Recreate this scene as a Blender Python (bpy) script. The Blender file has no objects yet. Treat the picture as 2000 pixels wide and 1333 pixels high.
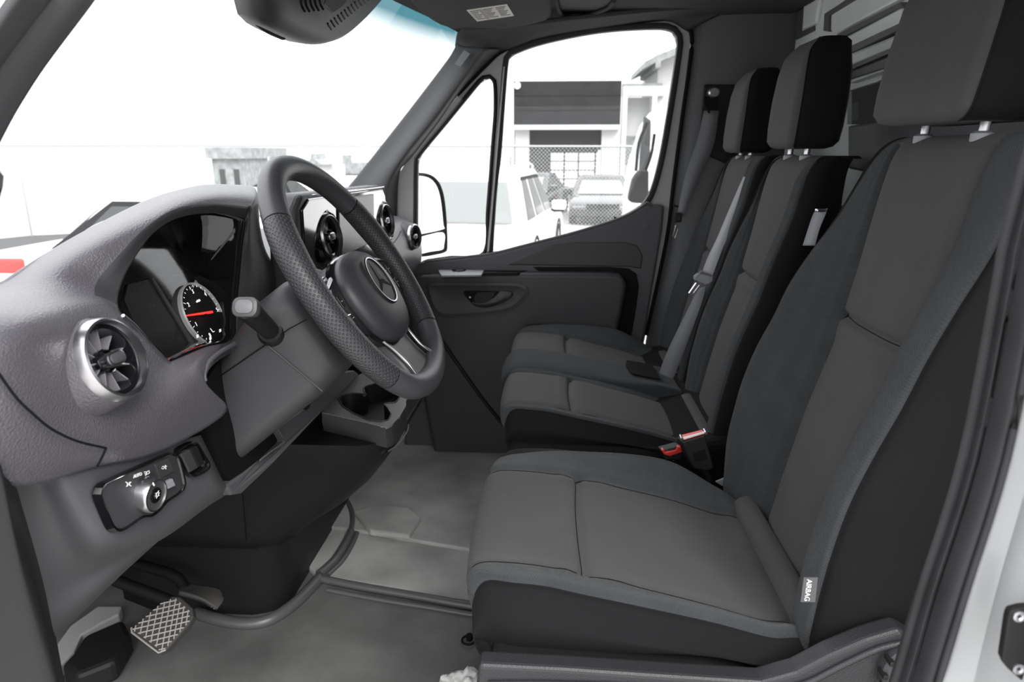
import bpy, bmesh, math, random
import numpy as np
from mathutils import Vector, Matrix
random.seed(4)
SC = bpy.context.scene
COL = SC.collection

# ------------------------------------------------------------------ camera
# X = across the cab (driver door -> passenger door), Y = towards the windscreen, Z = up, cab floor z = 0
FPX = 1333.0
EYE = np.array([0.0, 0.0, 1.02])
TH = math.atan(366 / FPX)
YAW = math.atan(80 / FPX * math.cos(TH))
_fh = np.array([math.cos(YAW), math.sin(YAW), 0.0])
RGT = np.array([_fh[1], -_fh[0], 0.0])
FWD = _fh * math.cos(TH) + np.array([0, 0, -math.sin(TH)])
UPV = np.cross(RGT, FWD)
cam = bpy.data.cameras.new('camera'); camo = bpy.data.objects.new('camera', cam); COL.objects.link(camo)
cam.sensor_width = 36; cam.lens = FPX / 2000 * 36; cam.clip_start = 0.02; cam.clip_end = 400
camo.matrix_world = Matrix(((RGT[0], UPV[0], -FWD[0], EYE[0]), (RGT[1], UPV[1], -FWD[1], EYE[1]), (RGT[2], UPV[2], -FWD[2], EYE[2]), (0, 0, 0, 1)))
cam.dof.use_dof = True; cam.dof.focus_distance = 1.0; cam.dof.aperture_fstop = 8.0
SC.camera = camo

# ------------------------------------------------------------------ sky, exposure
W = bpy.data.worlds.new('overcast_sky'); SC.world = W; W.use_nodes = True
wn = W.node_tree; bgn = wn.nodes['Background']
tc = wn.nodes.new('ShaderNodeTexCoord'); sep = wn.nodes.new('ShaderNodeSeparateXYZ'); rmp = wn.nodes.new('ShaderNodeValToRGB')
wn.links.new(tc.outputs['Generated'], sep.inputs[0]); wn.links.new(sep.outputs['Z'], rmp.inputs[0]); wn.links.new(rmp.outputs[0], bgn.inputs['Color'])
rmp.color_ramp.elements[0].position = 0.0; rmp.color_ramp.elements[0].color = (0.42, 0.43, 0.44, 1)
rmp.color_ramp.elements[1].position = 0.7; rmp.color_ramp.elements[1].color = (1.0, 1.0, 1.02, 1)
bgn.inputs['Strength'].default_value = 3.0
sun = bpy.data.lights.new('sun', 'SUN'); sun.energy = 3.0; sun.angle = math.radians(35); sun.color = (1, 0.99, 0.97)
suno = bpy.data.objects.new('sun', sun); COL.objects.link(suno); suno.rotation_euler = Vector((-0.62, -0.35, 0.70)).to_track_quat('Z', 'Y').to_euler()
SC.view_settings.view_transform = 'Standard'
SC.view_settings.look = 'None'
SC.view_settings.gamma = 1.0
SC.view_settings.use_curve_mapping = False
SC.view_settings.exposure = 0.4
try:
    SC.cycles.max_bounces = 8; SC.cycles.transparent_max_bounces = 12
except Exception: pass

# ------------------------------------------------------------------ survey helpers
def ray(px, py): return FWD + (px - 1000) / FPX * RGT - (py - 666.5) / FPX * UPV
def at(px, py, ax, v):
    """photo measurement -> real point on the cab plane ax = v"""
    d = ray(px, py); i = 'xyz'.index(ax); t = (v - EYE[i]) / d[i]
    return EYE + t * d
def atn(px, py, p0, n):
    d = ray(px, py); n = np.asarray(n, float); return EYE + d * (((np.asarray(p0) - EYE) @ n) / (d @ n))
def ax_(v): return lambda px, py: at(px, py, 'x', v)
def L_(ax, v, pts): return [at(p[0], p[1], ax, p[2] if len(p) > 2 else v) for p in pts]

# ------------------------------------------------------------------ materials
def mat(name, col, rough=0.6, metal=0.0, bump=None, var=0.0, spec=0.5, alpha=None, emit=None, coat=0.0, sheen=0.0, weave=None, vscale=6.0):
    m = bpy.data.materials.new(name); m.use_nodes = True; nt = m.node_tree; b = nt.nodes['Principled BSDF']
    b.inputs['Base Color'].default_value = (*col, 1); b.inputs['Roughness'].default_value = rough; b.inputs['Metallic'].default_value = metal
    b.inputs['Specular IOR Level'].default_value = spec
    if coat: b.inputs['Coat Weight'].default_value = coat; b.inputs['Coat Roughness'].default_value = 0.05
    if sheen: b.inputs['Sheen Weight'].default_value = sheen; b.inputs['Sheen Roughness'].default_value = 0.5
    if emit: b.inputs['Emission Color'].default_value = (*emit[0], 1); b.inputs['Emission Strength'].default_value = emit[1]
    t = nt.nodes.new('ShaderNodeTexCoord')
    if var:
        n = nt.nodes.new('ShaderNodeTexNoise'); n.inputs['Scale'].default_value = vscale; n.inputs['Detail'].default_value = 6
        nt.links.new(t.outputs['Object'], n.inputs['Vector'])
        r = nt.nodes.new('ShaderNodeMapRange'); r.inputs['From Min'].default_value = 0.3; r.inputs['From Max'].default_value = 0.7
        r.inputs['To Min'].default_value = 1 - var; r.inputs['To Max'].default_value = 1 + var
        nt.links.new(n.outputs['Fac'], r.inputs['Value'])
        mx = nt.nodes.new('ShaderNodeVectorMath'); mx.operation = 'SCALE'; mx.inputs[0].default_value = col
        nt.links.new(r.outputs[0], mx.inputs['Scale']); nt.links.new(mx.outputs[0], b.inputs['Base Color'])
    h = None
    if bump:
        sc, st, kind = bump
        if kind == 'noise':
            n = nt.nodes.new('ShaderNodeTexNoise'); n.inputs['Scale'].default_value = sc; n.inputs['Detail'].default_value = 3
        else:
            n = nt.nodes.new('ShaderNodeTexVoronoi'); n.inputs['Scale'].default_value = sc; n.feature = 'SMOOTH_F1'
        nt.links.new(t.outputs['Object'], n.inputs['Vector']); h = n.outputs[0]
    if weave:
        sc, st = weave
        mp = nt.nodes.new('ShaderNodeMapping'); mp.inputs['Rotation'].default_value = (0.6, 0.5, 0.78); nt.links.new(t.outputs['Object'], mp.inputs[0])
        w1 = nt.nodes.new('ShaderNodeTexWave'); w1.inputs['Scale'].default_value = sc; w1.bands_direction = 'X'
        w2 = nt.nodes.new('ShaderNodeTexWave'); w2.inputs['Scale'].default_value = sc * 0.6; w2.bands_direction = 'Z'
        nt.links.new(mp.outputs[0], w1.inputs[0]); nt.links.new(mp.outputs[0], w2.inputs[0])
        a = nt.nodes.new('ShaderNodeMath'); a.operation = 'ADD'; nt.links.new(w1.outputs['Fac'], a.inputs[0]); nt.links.new(w2.outputs['Fac'], a.inputs[1])
        h = a.outputs[0]; bump = (sc, st, 'w')
    if h is not None:
        bp = nt.nodes.new('ShaderNodeBump'); bp.inputs['Strength'].default_value = bump[1]; bp.inputs['Distance'].default_value = 0.001
        nt.links.new(h, bp.inputs['Height']); nt.links.new(bp.outputs[0], b.inputs['Normal'])
    return m
def glass(name, tint=(1, 1, 1), haze=0.03, hazecol=(0.9, 0.9, 0.9), refl=0.06, topband=None):
    m = bpy.data.materials.new(name); m.use_nodes = True; nt = m.node_tree; nt.nodes.clear()
    o = nt.nodes.new('ShaderNodeOutputMaterial'); tr = nt.nodes.new('ShaderNodeBsdfTransparent'); gl = nt.nodes.new('ShaderNodeBsdfGlossy'); df = nt.nodes.new('ShaderNodeBsdfTranslucent')
    tr.inputs[0].default_value = (*tint, 1); gl.inputs['Roughness'].default_value = 0.01; df.inputs[0].default_value = (*hazecol, 1)
    fr = nt.nodes.new('ShaderNodeLayerWeight'); fr.inputs[0].default_value = 0.15
    mr = nt.nodes.new('ShaderNodeMapRange'); mr.inputs['To Min'].default_value = refl; mr.inputs['To Max'].default_value = 0.5; nt.links.new(fr.outputs['Facing'], mr.inputs['Value'])
    m1 = nt.nodes.new('ShaderNodeMixShader'); m2 = nt.nodes.new('ShaderNodeMixShader'); m1.inputs[0].default_value = haze
    nt.links.new(tr.outputs[0], m1.inputs[1]); nt.links.new(df.outputs[0], m1.inputs[2])
    pw = nt.nodes.new('ShaderNodeMath'); pw.operation = 'POWER'; pw.inputs[1].default_value = 1.6; nt.links.new(mr.outputs[0], pw.inputs[0])
    nt.links.new(pw.outputs[0], m2.inputs[0]); nt.links.new(m1.outputs[0], m2.inputs[1]); nt.links.new(gl.outputs[0], m2.inputs[2])
    nt.links.new(m2.outputs[0], o.inputs[0])
    if topband:
        z0, z1, c = topband
        g = nt.nodes.new('ShaderNodeNewGeometry'); s = nt.nodes.new('ShaderNodeSeparateXYZ'); nt.links.new(g.outputs['Position'], s.inputs[0])
        r = nt.nodes.new('ShaderNodeMapRange'); r.inputs['From Min'].default_value = z0; r.inputs['From Max'].default_value = z1; nt.links.new(s.outputs['Z'], r.inputs['Value'])
        mc = nt.nodes.new('ShaderNodeMix'); mc.data_type = 'RGBA'; mc.inputs['A'].default_value = (*tint, 1); mc.inputs['B'].default_value = (*c, 1)
        nt.links.new(r.outputs[0], mc.inputs['Factor']); nt.links.new(mc.outputs['Result'], tr.inputs[0])
    return m

M = {}
M['dash'] = mat('grained_dash_plastic', (0.097, 0.092, 0.104), 0.38, bump=(520, 0.6, 'v'), var=0.06)
M['dash_smooth'] = mat('smooth_dark_plastic', (0.042, 0.042, 0.045), 0.48, bump=(1400, 0.12, 'noise'), var=0.05, spec=0.4)
M['dark'] = mat('dark_plastic', (0.012, 0.012, 0.0125), 0.5, bump=(1200, 0.15, 'noise'), var=0.08, spec=0.3)
M['trimgrey'] = mat('grey_trim_plastic', (0.075, 0.076, 0.080), 0.55, bump=(1000, 0.15, 'noise'), spec=0.4)
M['black'] = mat('matt_black', (0.006, 0.006, 0.007), 0.7, spec=.15)
M['gloss'] = mat('gloss_black', (0.006, 0.006, 0.007), 0.08, coat=0.6)
M['blade'] = mat('vent_blade', (0.22, 0.21, 0.225), 0.25, coat=0.5)
M['rubber'] = mat('door_seal_rubber', (0.024, 0.024, 0.026), 0.6, bump=(300, 0.1, 'noise'), var=0.2, vscale=20, spec=0.3)
M['chrome'] = mat('satin_chrome', (0.52, 0.51, 0.53), 0.28, metal=1.0)
M['bright'] = mat('polished_steel', (0.8, 0.8, 0.82), 0.12, metal=1.0)
M['fab'] = mat('smooth_seat_fabric', (0.062, 0.060, 0.062), 0.75, weave=(420, 0.25), var=0.06, sheen=0.06, spec=0.15, vscale=14)
M['fab2'] = mat('coarse_bolster_fabric', (0.040, 0.0435, 0.046), 0.85, weave=(230, 0.7), var=0.10, sheen=0.10, spec=0.12, vscale=20)
M['base'] = mat('seat_base_plastic', (0.024, 0.024, 0.026), 0.45, bump=(700, 0.4, 'v'), spec=.4)
M['fab3'] = mat('seat_side_fabric', (0.0085, 0.008, 0.0088), 0.8, weave=(420, 0.2), var=0.06, sheen=0.02, spec=0.1)
M['belt'] = mat('grey_belt_webbing', (0.27, 0.275, 0.295), 0.6, bump=(600, 0.3, 'noise'))
M['beltdark'] = mat('dark_belt_webbing', (0.13, 0.132, 0.14), 0.6, bump=(600, 0.3, 'noise'))
M['leather'] = mat('wheel_leather', (0.046, 0.045, 0.049), 0.42, bump=(700, 0.15, 'v'))
M['pad'] = mat('airbag_pad', (0.034, 0.032, 0.036), 0.45, bump=(1200, 0.15, 'noise'))
M['floor2'] = mat('lit_rubber_mat', (0.33, 0.335, 0.32), 0.5, bump=(420, 0.25, 'noise'), var=0.30, vscale=7, spec=.4)  # paler copy of the floor rubber; light on the mats put into colour
M['floor'] = mat('rubber_floor', (0.11, 0.112, 0.108), 0.55, bump=(420, 0.25, 'noise'), var=0.28, vscale=9, spec=0.35)  # tone lowered to carry the shade of the footwell
M['white'] = mat('white_body_paint', (0.44, 0.45, 0.455), 0.3, coat=0.3)
M['whitef'] = mat('white_plastic', (0.75, 0.75, 0.75), 0.5)
M['framegrey'] = mat('grey_painted_door_frame', (0.36, 0.35, 0.355), 0.35, coat=0.3)
M['steel_light'] = mat('primed_steel_bulkhead', (0.64, 0.67, 0.66), 0.4, coat=0.2)
M['steel_dark'] = mat('shadow_steel', (0.07, 0.072, 0.074), 0.5)  # steel darkened to paint in shadow between the pressed panels
M['headliner'] = mat('headliner_felt', (0.055, 0.055, 0.056), 0.95, bump=(900, 0.3, 'noise'), var=0.08, spec=0.1)
M['paper'] = mat('sticker_paper', (0.55, 0.54, 0.50), 0.6)
M['ink'] = mat('printed_ink', (0.06, 0.06, 0.06), 0.7)
M['print'] = mat('white_print', (0.75, 0.75, 0.75), 0.6)
M['dialprint'] = mat('lit_dial_print', (0.9, 0.9, 0.9), 0.6, emit=((1, 1, 1), 0.55))
M['needle'] = mat('lit_red_needle', (0.9, 0.03, 0.02), 0.5, emit=((1, 0.03, 0.02), 1.1))
M['red'] = mat('red_plastic', (0.70, 0.04, 0.035), 0.35)
M['tissuem'] = mat('tissue_paper', (0.78, 0.77, 0.75), 0.9)
M['carwhite'] = mat('white_car_paint', (0.82, 0.82, 0.82), 0.25, coat=0.5)
M['carsilver'] = mat('silver_car_paint', (0.55, 0.55, 0.55), 0.25, coat=0.5)
M['cardark'] = mat('dark_car_paint', (0.025, 0.026, 0.028), 0.2, coat=0.5)
M['carglass'] = mat('car_window_glass', (0.045, 0.048, 0.048), 0.15, spec=.25)
M['carglass_light'] = mat('bright_car_window_glass', (0.16, 0.17, 0.17), 0.08, coat=0.8)
M['asphalt'] = mat('pale_gravel_lot', (0.42, 0.41, 0.40), 0.9, bump=(30, 0.4, 'noise'), var=0.2, vscale=1.5)
M['stucco'] = mat('pale_stucco', (0.42, 0.42, 0.42), 0.9, var=0.05, vscale=2)
M['sign'] = mat('dark_sign_cladding', (0.022, 0.022, 0.023), 0.7, var=0.2, vscale=3, spec=.1)
M['darkopening'] = mat('dark_doorway', (0.022, 0.021, 0.021), 0.8, spec=.1)
M['greyroof'] = mat('grey_shingle_roof', (0.22, 0.23, 0.23), 0.9, var=0.3, vscale=3)
M['galv'] = mat('galvanised_wire', (0.30, 0.31, 0.31), 0.5, metal=0.3)
M['windshield'] = glass('windscreen_glass', (0.97, 0.98, 0.98), 0.02, refl=0.10, topband=(1.305, 1.375, (0.035, 0.13, 0.155)))
M['doorglass'] = glass('door_glass', (0.95, 0.96, 0.955), 0.012, refl=0.10)
M['clear'] = glass('cluster_lens', (0.9, 0.9, 0.9), 0.004, refl=0.05)
M['mirror'] = mat('mirror_glass', (0.85, 0.87, 0.88), 0.02, metal=1.0)
M['mould'] = mat('floor_moulding_rubber', (0.075, 0.077, 0.076), 0.4, spec=.6)
M['capgrey'] = mat('grey_switch_cap', (0.13, 0.13, 0.135), 0.45)
M['rib'] = mat('pedal_rubber', (0.045, 0.043, 0.041), 0.6)
M['ribtop'] = mat('worn_pedal_ridge', (0.33, 0.31, 0.29), 0.7)
M['strip_white'] = mat('white_seal_lip', (0.5, 0.5, 0.5), 0.5)

# ------------------------------------------------------------------ object helpers
ORG = {}
def worldloc(o):
    return ORG[o.name] if o is not None else np.zeros(3)
def thing(name, label, cat, loc, group=None):
    o = bpy.data.objects.new(name, None); COL.objects.link(o); o.empty_display_size = 0.05
    o.location = loc; ORG[o.name] = np.array(loc, float)
    tag(o, label, cat, group); return o
def tag(o, label=None, cat=None, group=None, kind=None):
    if label: o['label'] = label
    if cat: o['category'] = cat
    if group: o['group'] = group
    if kind: o['kind'] = kind
    return o
def obj(name, V, F, m, parent=None, smooth=True, org=None, label=None, ang=None):
    V = np.asarray(V, float)
    c = np.array(org, float) if org is not None else (V.min(0) + V.max(0)) / 2
    me = bpy.data.meshes.new(name); me.from_pydata([tuple(v) for v in (V - c)], [], [tuple(int(i) for i in f) for f in F])
    ms = m if isinstance(m, (list, tuple)) else [m]
    for q in ms: me.materials.append(q)
    me.update()
    o = bpy.data.objects.new(name, me); COL.objects.link(o)
    o.location = c - worldloc(parent); ORG[o.name] = c
    if parent is not None: o.parent = parent
    if smooth:
        me.polygons.foreach_set('use_smooth', [True] * len(me.polygons))
        if ang is not None:
            bm = bmesh.new(); bm.from_mesh(me)
            for e in bm.edges:
                if len(e.link_faces) == 2 and e.calc_face_angle(0) > math.radians(ang): e.smooth = False
            bm.to_mesh(me); bm.free()
    if label: o['label'] = label
    return o
def fixn(o):
    bm = bmesh.new(); bm.from_mesh(o.data); bmesh.ops.recalc_face_normals(bm, faces=bm.faces); bm.to_mesh(o.data); bm.free(); return o
def bev(o, w, seg=2):
    b = o.modifiers.new('bevel', 'BEVEL'); b.width = w; b.segments = seg; b.limit_method = 'ANGLE'; b.angle_limit = math.radians(35)
    return o
def solid(o, t, off=-1):
    s = o.modifiers.new('solid', 'SOLIDIFY'); s.thickness = t; s.offset = off; return o
def cr(P, n, closed=False):
    """Catmull-Rom along axis 0"""
    P = np.asarray(P, float); k = len(P); out = []; ps = []
    seg = k if closed else k - 1
    for i in range(seg):
        if closed: a, b, c, d = P[i - 1], P[i], P[(i + 1) % k], P[(i + 2) % k]
        else: b, c = P[i], P[i + 1]; a = P[i - 1] if i > 0 else 2 * b - c; d = P[i + 2] if i + 2 < k else 2 * c - b
        for j in range(n):
            t = j / n
            out.append(0.5 * ((2 * b) + (-a + c) * t + (2 * a - 5 * b + 4 * c - d) * t * t + (-a + 3 * b - 3 * c + d) * t ** 3)); ps.append(i + t)
    if not closed: out.append(P[-1]); ps.append(float(k - 1))
    return np.array(out), np.array(ps)
def surf(name, G, m, parent=None, su=5, sv=5, cu=False, cv=False, seams=(), matf=None, inside=None, thick=0, cap=(False, False), org=None, label=None, lines=(), lmat=None):
    G = np.asarray(G, float)
    A, pv = cr(G, sv, cv)
    B, pu = cr(np.swapaxes(A, 0, 1), su, cu); A = np.swapaxes(B, 0, 1)   # (nv, nu, 3)
    nv, nu = A.shape[:2]
    du = np.gradient(A, axis=1); dv = np.gradient(A, axis=0)
    if cu: du = np.roll(A, -1, 1) - np.roll(A, 1, 1)
    N = np.cross(du, dv); N /= np.linalg.norm(N, axis=2, keepdims=True) + 1e-12
    flip = False
    if inside is not None:
        if ((A - np.asarray(inside)) * N).sum() < 0: N = -N; flip = True
    PU, PV = np.meshgrid(pu, pv)
    D = np.zeros((nv, nu))
    for s in seams:
        ax, pos, lo, hi, dep, w = s
        a, b = (PU, PV) if ax == 'u' else (PV, PU)
        p = pos if not callable(pos) else pos(b)
        g = dep * np.exp(-((a - p) / w) ** 2) * (b >= lo) * (b <= hi)
        D += g
    A = A - N * D[..., None]
    V = A.reshape(-1, 3); F = []; mi = []
    for i in range(nv if cv else nv - 1):
        for j in range(nu if cu else nu - 1):
            i2, j2 = (i + 1) % nv, (j + 1) % nu
            f = (i * nu + j, i * nu + j2, i2 * nu + j2, i2 * nu + j)
            F.append(f[::-1] if flip else f)
            if matf: mi.append(matf(pu[j] + 0.5 / su, pv[i] + 0.5 / sv))
    V = list(V)
    for e, do in enumerate(cap):
        if do:
            r = 0 if e == 0 else nv - 1
            c = len(V); V.append(A[r].mean(0))
            for j in range(nu):
                j2 = (j + 1) % nu
                f = (c, r * nu + j2, r * nu + j) if e == 0 else (c, r * nu + j, r * nu + j2)
                F.append(f[::-1] if flip else f)
                if matf: mi.append(matf(pu[j], pv[r]))
    o = obj(name, V, F, m, parent, org=org, label=label)
    if matf: o.data.polygons.foreach_set('material_index', mi)
    if thick: solid(o, thick)
    for ax, pos, lo, hi in lines:      # stitched seam lines lying in their grooves
        if ax == 'u': P = A[[i for i in range(nv) if lo <= pv[i] <= hi], int(np.argmin(np.abs(pu - pos)))]
        else: P = A[int(np.argmin(np.abs(pv - pos)))][[j for j in range(nu) if lo <= pu[j] <= hi]]
        if len(P) > 3: tube('seam', P[::2] if len(P) > 20 else P, .0011, lmat, o, n=6)
    return o
def rings(name, Ls, m, parent=None, close=True, capa=False, capb=False, ang=50, org=None, label=None, smooth=True):
    """loft through closed loops with the same number of points"""
    n = len(Ls[0]); V = [p for l in Ls for p in l]; F = []
    for i in range(len(Ls) - 1):
        for j in range(n if close else n - 1):
            j2 = (j + 1) % n
            F.append((i * n + j, i * n + j2, (i + 1) * n + j2, (i + 1) * n + j))
    if capa: F.append(tuple(range(n))[::-1])
    if capb: F.append(tuple((len(Ls) - 1) * n + k for k in range(n)))
    return fixn(obj(name, V, F, m, parent, smooth=smooth, org=org, ang=ang, label=label))
def resamp(P, n, closed=True, smooth=0):
    P = np.asarray(P, float)
    if smooth: P, _ = cr(P, smooth, closed)
    Q = np.vstack([P, P[:1]]) if closed else P
    d = np.r_[0, np.cumsum(np.linalg.norm(np.diff(Q, axis=0), axis=1))]
    t = np.linspace(0, d[-1], n, endpoint=not closed)
    return np.stack([np.interp(t, d, Q[:, i]) for i in range(3)], 1)
def prism(name, P, vec, m, parent=None, bevel=0, seg=2, org=None, label=None, smooth=False):
    P = np.asarray(P, float); n = len(P); vec = np.asarray(vec, float)
    V = np.vstack([P, P + vec]); F = [tuple(range(n)), tuple(range(2 * n - 1, n - 1, -1))] + [(i, i + n, (i + 1) % n + n, (i + 1) % n) for i in range(n)]
    o = fixn(obj(name, V, F, m, parent, smooth=smooth, org=org, label=label, ang=40 if smooth else None))
    if bevel: bev(o, bevel, seg)
    return o
def box(name, c, s, m, parent=None, bevel=0.0, R=None, label=None, seg=2):
    c = np.array(c, float); h = np.array(s, float) / 2
    V = np.array([[x, y, z] for x in (-1, 1) for y in (-1, 1) for z in (-1, 1)]) * h
    if R is not None: V = V @ np.array(R).T
    V = V + c; F = [(0, 1, 3, 2), (4, 6, 7, 5), (0, 4, 5, 1), (2, 3, 7, 6), (0, 2, 6, 4), (1, 5, 7, 3)]
    o = fixn(obj(name, V, F, m, parent, smooth=False, label=label))
    if bevel: bev(o, bevel, seg)
    return o
def frames(P, up=(0, 0, 1)):
    P = np.asarray(P, float); T = np.gradient(P, axis=0); T /= np.linalg.norm(T, axis=1, keepdims=True)
    S = np.cross(T, up); S /= np.linalg.norm(S, axis=1, keepdims=True) + 1e-9; U = np.cross(S, T); return T, S, U
def tube(name, P, r, m, parent=None, n=10, smooth=0, up=(0, 0, 1), org=None, label=None, cap=True, closed=False, ry=None):
    P = np.asarray(P, float)
    if smooth:
        k0 = len(P); P, ps = cr(P, smooth, closed)
        if np.ndim(r): r = np.interp(ps, np.arange(k0), r)
    if closed:
        T = np.roll(P, -1, 0) - np.roll(P, 1, 0); T /= np.linalg.norm(T, axis=1, keepdims=True)
        S = np.cross(T, up); S /= np.linalg.norm(S, axis=1, keepdims=True) + 1e-9; U = np.cross(S, T)
    else: T, S, U = frames(P, up)
    r = np.broadcast_to(r, len(P)); ry = r if ry is None else np.broadcast_to(ry, len(P))
    a = np.linspace(0, 2 * np.pi, n, endpoint=False)
    Ls = [p + r[i] * np.outer(np.cos(a), S[i]) + ry[i] * np.outer(np.sin(a), U[i]) for i, p in enumerate(P)]
    if closed: Ls.append(Ls[0])
    o = rings(name, Ls, m, parent, capa=cap and not closed, capb=cap and not closed, org=org, label=label, ang=60)
    return o
def lathe(name, c, axis, prof, m, parent=None, n=40, xdir=None, org=None, label=None, sx=1.0, ang=35, matf=None, caps=True):
    """prof = [(radius, height along axis)]"""
    axis = np.array(axis, float); axis /= np.linalg.norm(axis)
    x = np.array(xdir if xdir is not None else ((1, 0, 0) if abs(axis[0]) < .9 else (0, 1, 0)), float); x -= axis * (x @ axis); x /= np.linalg.norm(x); y = np.cross(axis, x)
    a = np.linspace(0, 2 * np.pi, n, endpoint=False); c = np.array(c, float)
    Ls = [c + h * axis + r * sx * np.outer(np.cos(a), x) + r * np.outer(np.sin(a), y) for r, h in prof]
    V = np.vstack(Ls); F = []; mi = []
    for i in range(len(prof) - 1):
        for j in range(n):
            F.append((i * n + j, i * n + (j + 1) % n, (i + 1) * n + (j + 1) % n, (i + 1) * n + j)); mi.append(i)
    if caps: F.append(tuple(range(n))[::-1]); mi.append(0); F.append(tuple((len(prof) - 1) * n + k for k in range(n))); mi.append(len(prof) - 2)
    o = obj(name, V, F, m, parent, org=org, label=label, ang=ang)
    if matf: o.data.polygons.foreach_set('material_index', [matf(i) for i in mi])
    return fixn(o)
def ribbon(name, A, B, t, m, parent=None, smooth=6, org=None, label=None):
    A, _ = cr(A, smooth); B, _ = cr(B, smooth); n = len(A)
    V = list(A) + list(B); F = [(i, i + 1, n + i + 1, n + i) for i in range(n - 1)]
    o = obj(name, V, F, m, parent, org=org, label=label); solid(o, t, 0); return o
def text(s, c, size, xd, yd, m, parent=None, name='lettering', ext=0.0003):
    cu = bpy.data.curves.new(name, 'FONT'); cu.body = s; cu.size = size; cu.extrude = ext; cu.align_x = 'CENTER'; cu.align_y = 'CENTER'
    tmp = bpy.data.objects.new('t', cu); COL.objects.link(tmp); dg = bpy.context.evaluated_depsgraph_get(); dg.update()
    me = bpy.data.meshes.new_from_object(tmp.evaluated_get(dg)); bpy.data.objects.remove(tmp)
    xd = np.array(xd, float); xd /= np.linalg.norm(xd); yd = np.array(yd, float); yd -= xd * (yd @ xd); yd /= np.linalg.norm(yd); zd = np.cross(xd, yd)
    V = np.array([v.co[:] for v in me.vertices]); V = V @ np.array([xd, yd, zd]) + np.array(c)
    F = [tuple(p.vertices) for p in me.polygons]
    return obj(name, V, F, m, parent, smooth=False)
def rrect(c, xd, yd, hx, hy, r, k=5):
    """rounded rectangle loop"""
    c = np.array(c, float); xd = np.array(xd, float); yd = np.array(yd, float); out = []
    for sx, sy, a0 in ((1, 1, 0), (-1, 1, 90), (-1, -1, 180), (1, -1, 270)):
        for j in range(k + 1):
            a = math.radians(a0 + 90 * j / k); out.append(c + xd * (sx * (hx - r) + r * math.cos(a)) + yd * (sy * (hy - r) + r * math.sin(a)))
    return np.array(out)
def struct(o): o['kind'] = 'structure'; return o
from mathutils.geometry import tessellate_polygon
def plate(name, outer, holes, vec, m, parent=None, org=None, bevel=0, label=None):
    """flat plate with holes, extruded along vec"""
    ls = [list(outer)] + [list(h) for h in holes]
    P = np.array([p for l in ls for p in l]); n = len(P); vec = np.asarray(vec, float)
    T = tessellate_polygon([[Vector(p) for p in l] for l in ls])
    V = np.vstack([P, P + vec]); F = [tuple(t) for t in T] + [tuple(i + n for i in t)[::-1] for t in T]
    k = 0
    for l in ls:
        q = len(l)
        F += [(k + i, k + (i + 1) % q, k + (i + 1) % q + n, k + i + n) for i in range(q)]; k += q
    o = fixn(obj(name, V, F, m, parent, smooth=False, org=org, label=label))
    if bevel: bev(o, bevel)
    return o
def offs(P, d, ax=0):
    """offset a planar loop (plane x = const) outward by d"""
    P = np.asarray(P, float); c = P.mean(0); T = np.roll(P, -1, 0) - np.roll(P, 1, 0); T /= np.linalg.norm(T, axis=1, keepdims=True)
    a = np.zeros(3); a[ax] = 1; Nn = np.cross(T, a); s = np.sign(((P - c) * Nn).sum(1).sum()); return P + Nn * s * d

# ================================================================== LARGE STRUCTURE
GZ = -0.90
struct(obj('ground', [(-60, -90, GZ), (140, -90, GZ), (140, 140, GZ), (-60, 140, GZ)], [(0, 1, 2, 3)], M['asphalt'], smooth=False))
# cab floor: driver footwell, raised middle mat, second level
struct(box('floor', (1.30, 0.10, -0.03), (1.95, 2.3, 0.06), M['floor']))
fl = bpy.data.objects['floor']
a0, a1 = at(620, 1124, 'z', .012), at(912, 1172, 'z', .012)
d01 = (a1 - a0) / np.linalg.norm(a1 - a0)
p2 = a1 + d01 * 1.0; p0 = a0
mo = prism('middle_floor_mat', [p0, p2, (2.26, p2[1], .012), (2.26, 1.0, .012), (1.56, 1.0, .012), (1.50, .62, .012)], (0, 0, -.03), M['floor2'], fl, bevel=.006)
mo2 = prism('upper_floor_mat', L_('z', .022, [(703, 1036), (955, 1079), (1010, 1088)]) + [np.array((2.25, -.5, .022)), np.array((2.25, 1.0, .022)), np.array((1.72, 1.0, .022))], (0, 0, -.02), M['floor2'], fl, bevel=.004)
prism('mat_boss', L_('z', .034, [(690, 998), (735, 984), (800, 990), (823, 1010), (800, 1046), (722, 1037)]), (0, 0, -.02), M['floor2'], fl, bevel=.008, seg=3)
tube('floor_moulding', L_('z', .01, [(622, 1130), (700, 1146), (800, 1163), (912, 1183), (1000, 1195)]), .010, M['mould'], fl, smooth=4)
tube('floor_moulding', L_('z', .004, [(640, 1153), (740, 1172), (840, 1188), (912, 1200), (1000, 1214)]), .006, M['mould'], fl, smooth=4)
tube('console_moulding', L_('z', .012, [(672, 972), (687, 1005), (686, 1040), (661, 1087), (640, 1110), (624, 1123)]), .013, M['mould'], fl, smooth=5)
tube('console_moulding', L_('z', .008, [(384, 1198), (430, 1212), (484, 1219), (530, 1210), (575, 1180), (606, 1150), (624, 1130)]), .014, M['mould'], fl, smooth=5)
tube('console_moulding', L_('z', .012, [(679, 968), (699, 1010), (696, 1045), (672, 1092), (640, 1125)]), .007, M['mould'], fl, smooth=5)
tube('tie_down_ring', rrect(at(915, 1251, 'z', .006), (1, 0, 0), (0, 1, 0), .014, .014, .0139, 6), .0025, M['black'], fl, closed=True)
lathe('tie_down_stud', at(917, 1250, 'z', 0), (0, 0, 1), [(.007, 0), (.007, .012), (.003, .014)], M['black'], fl, n=16)
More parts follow.
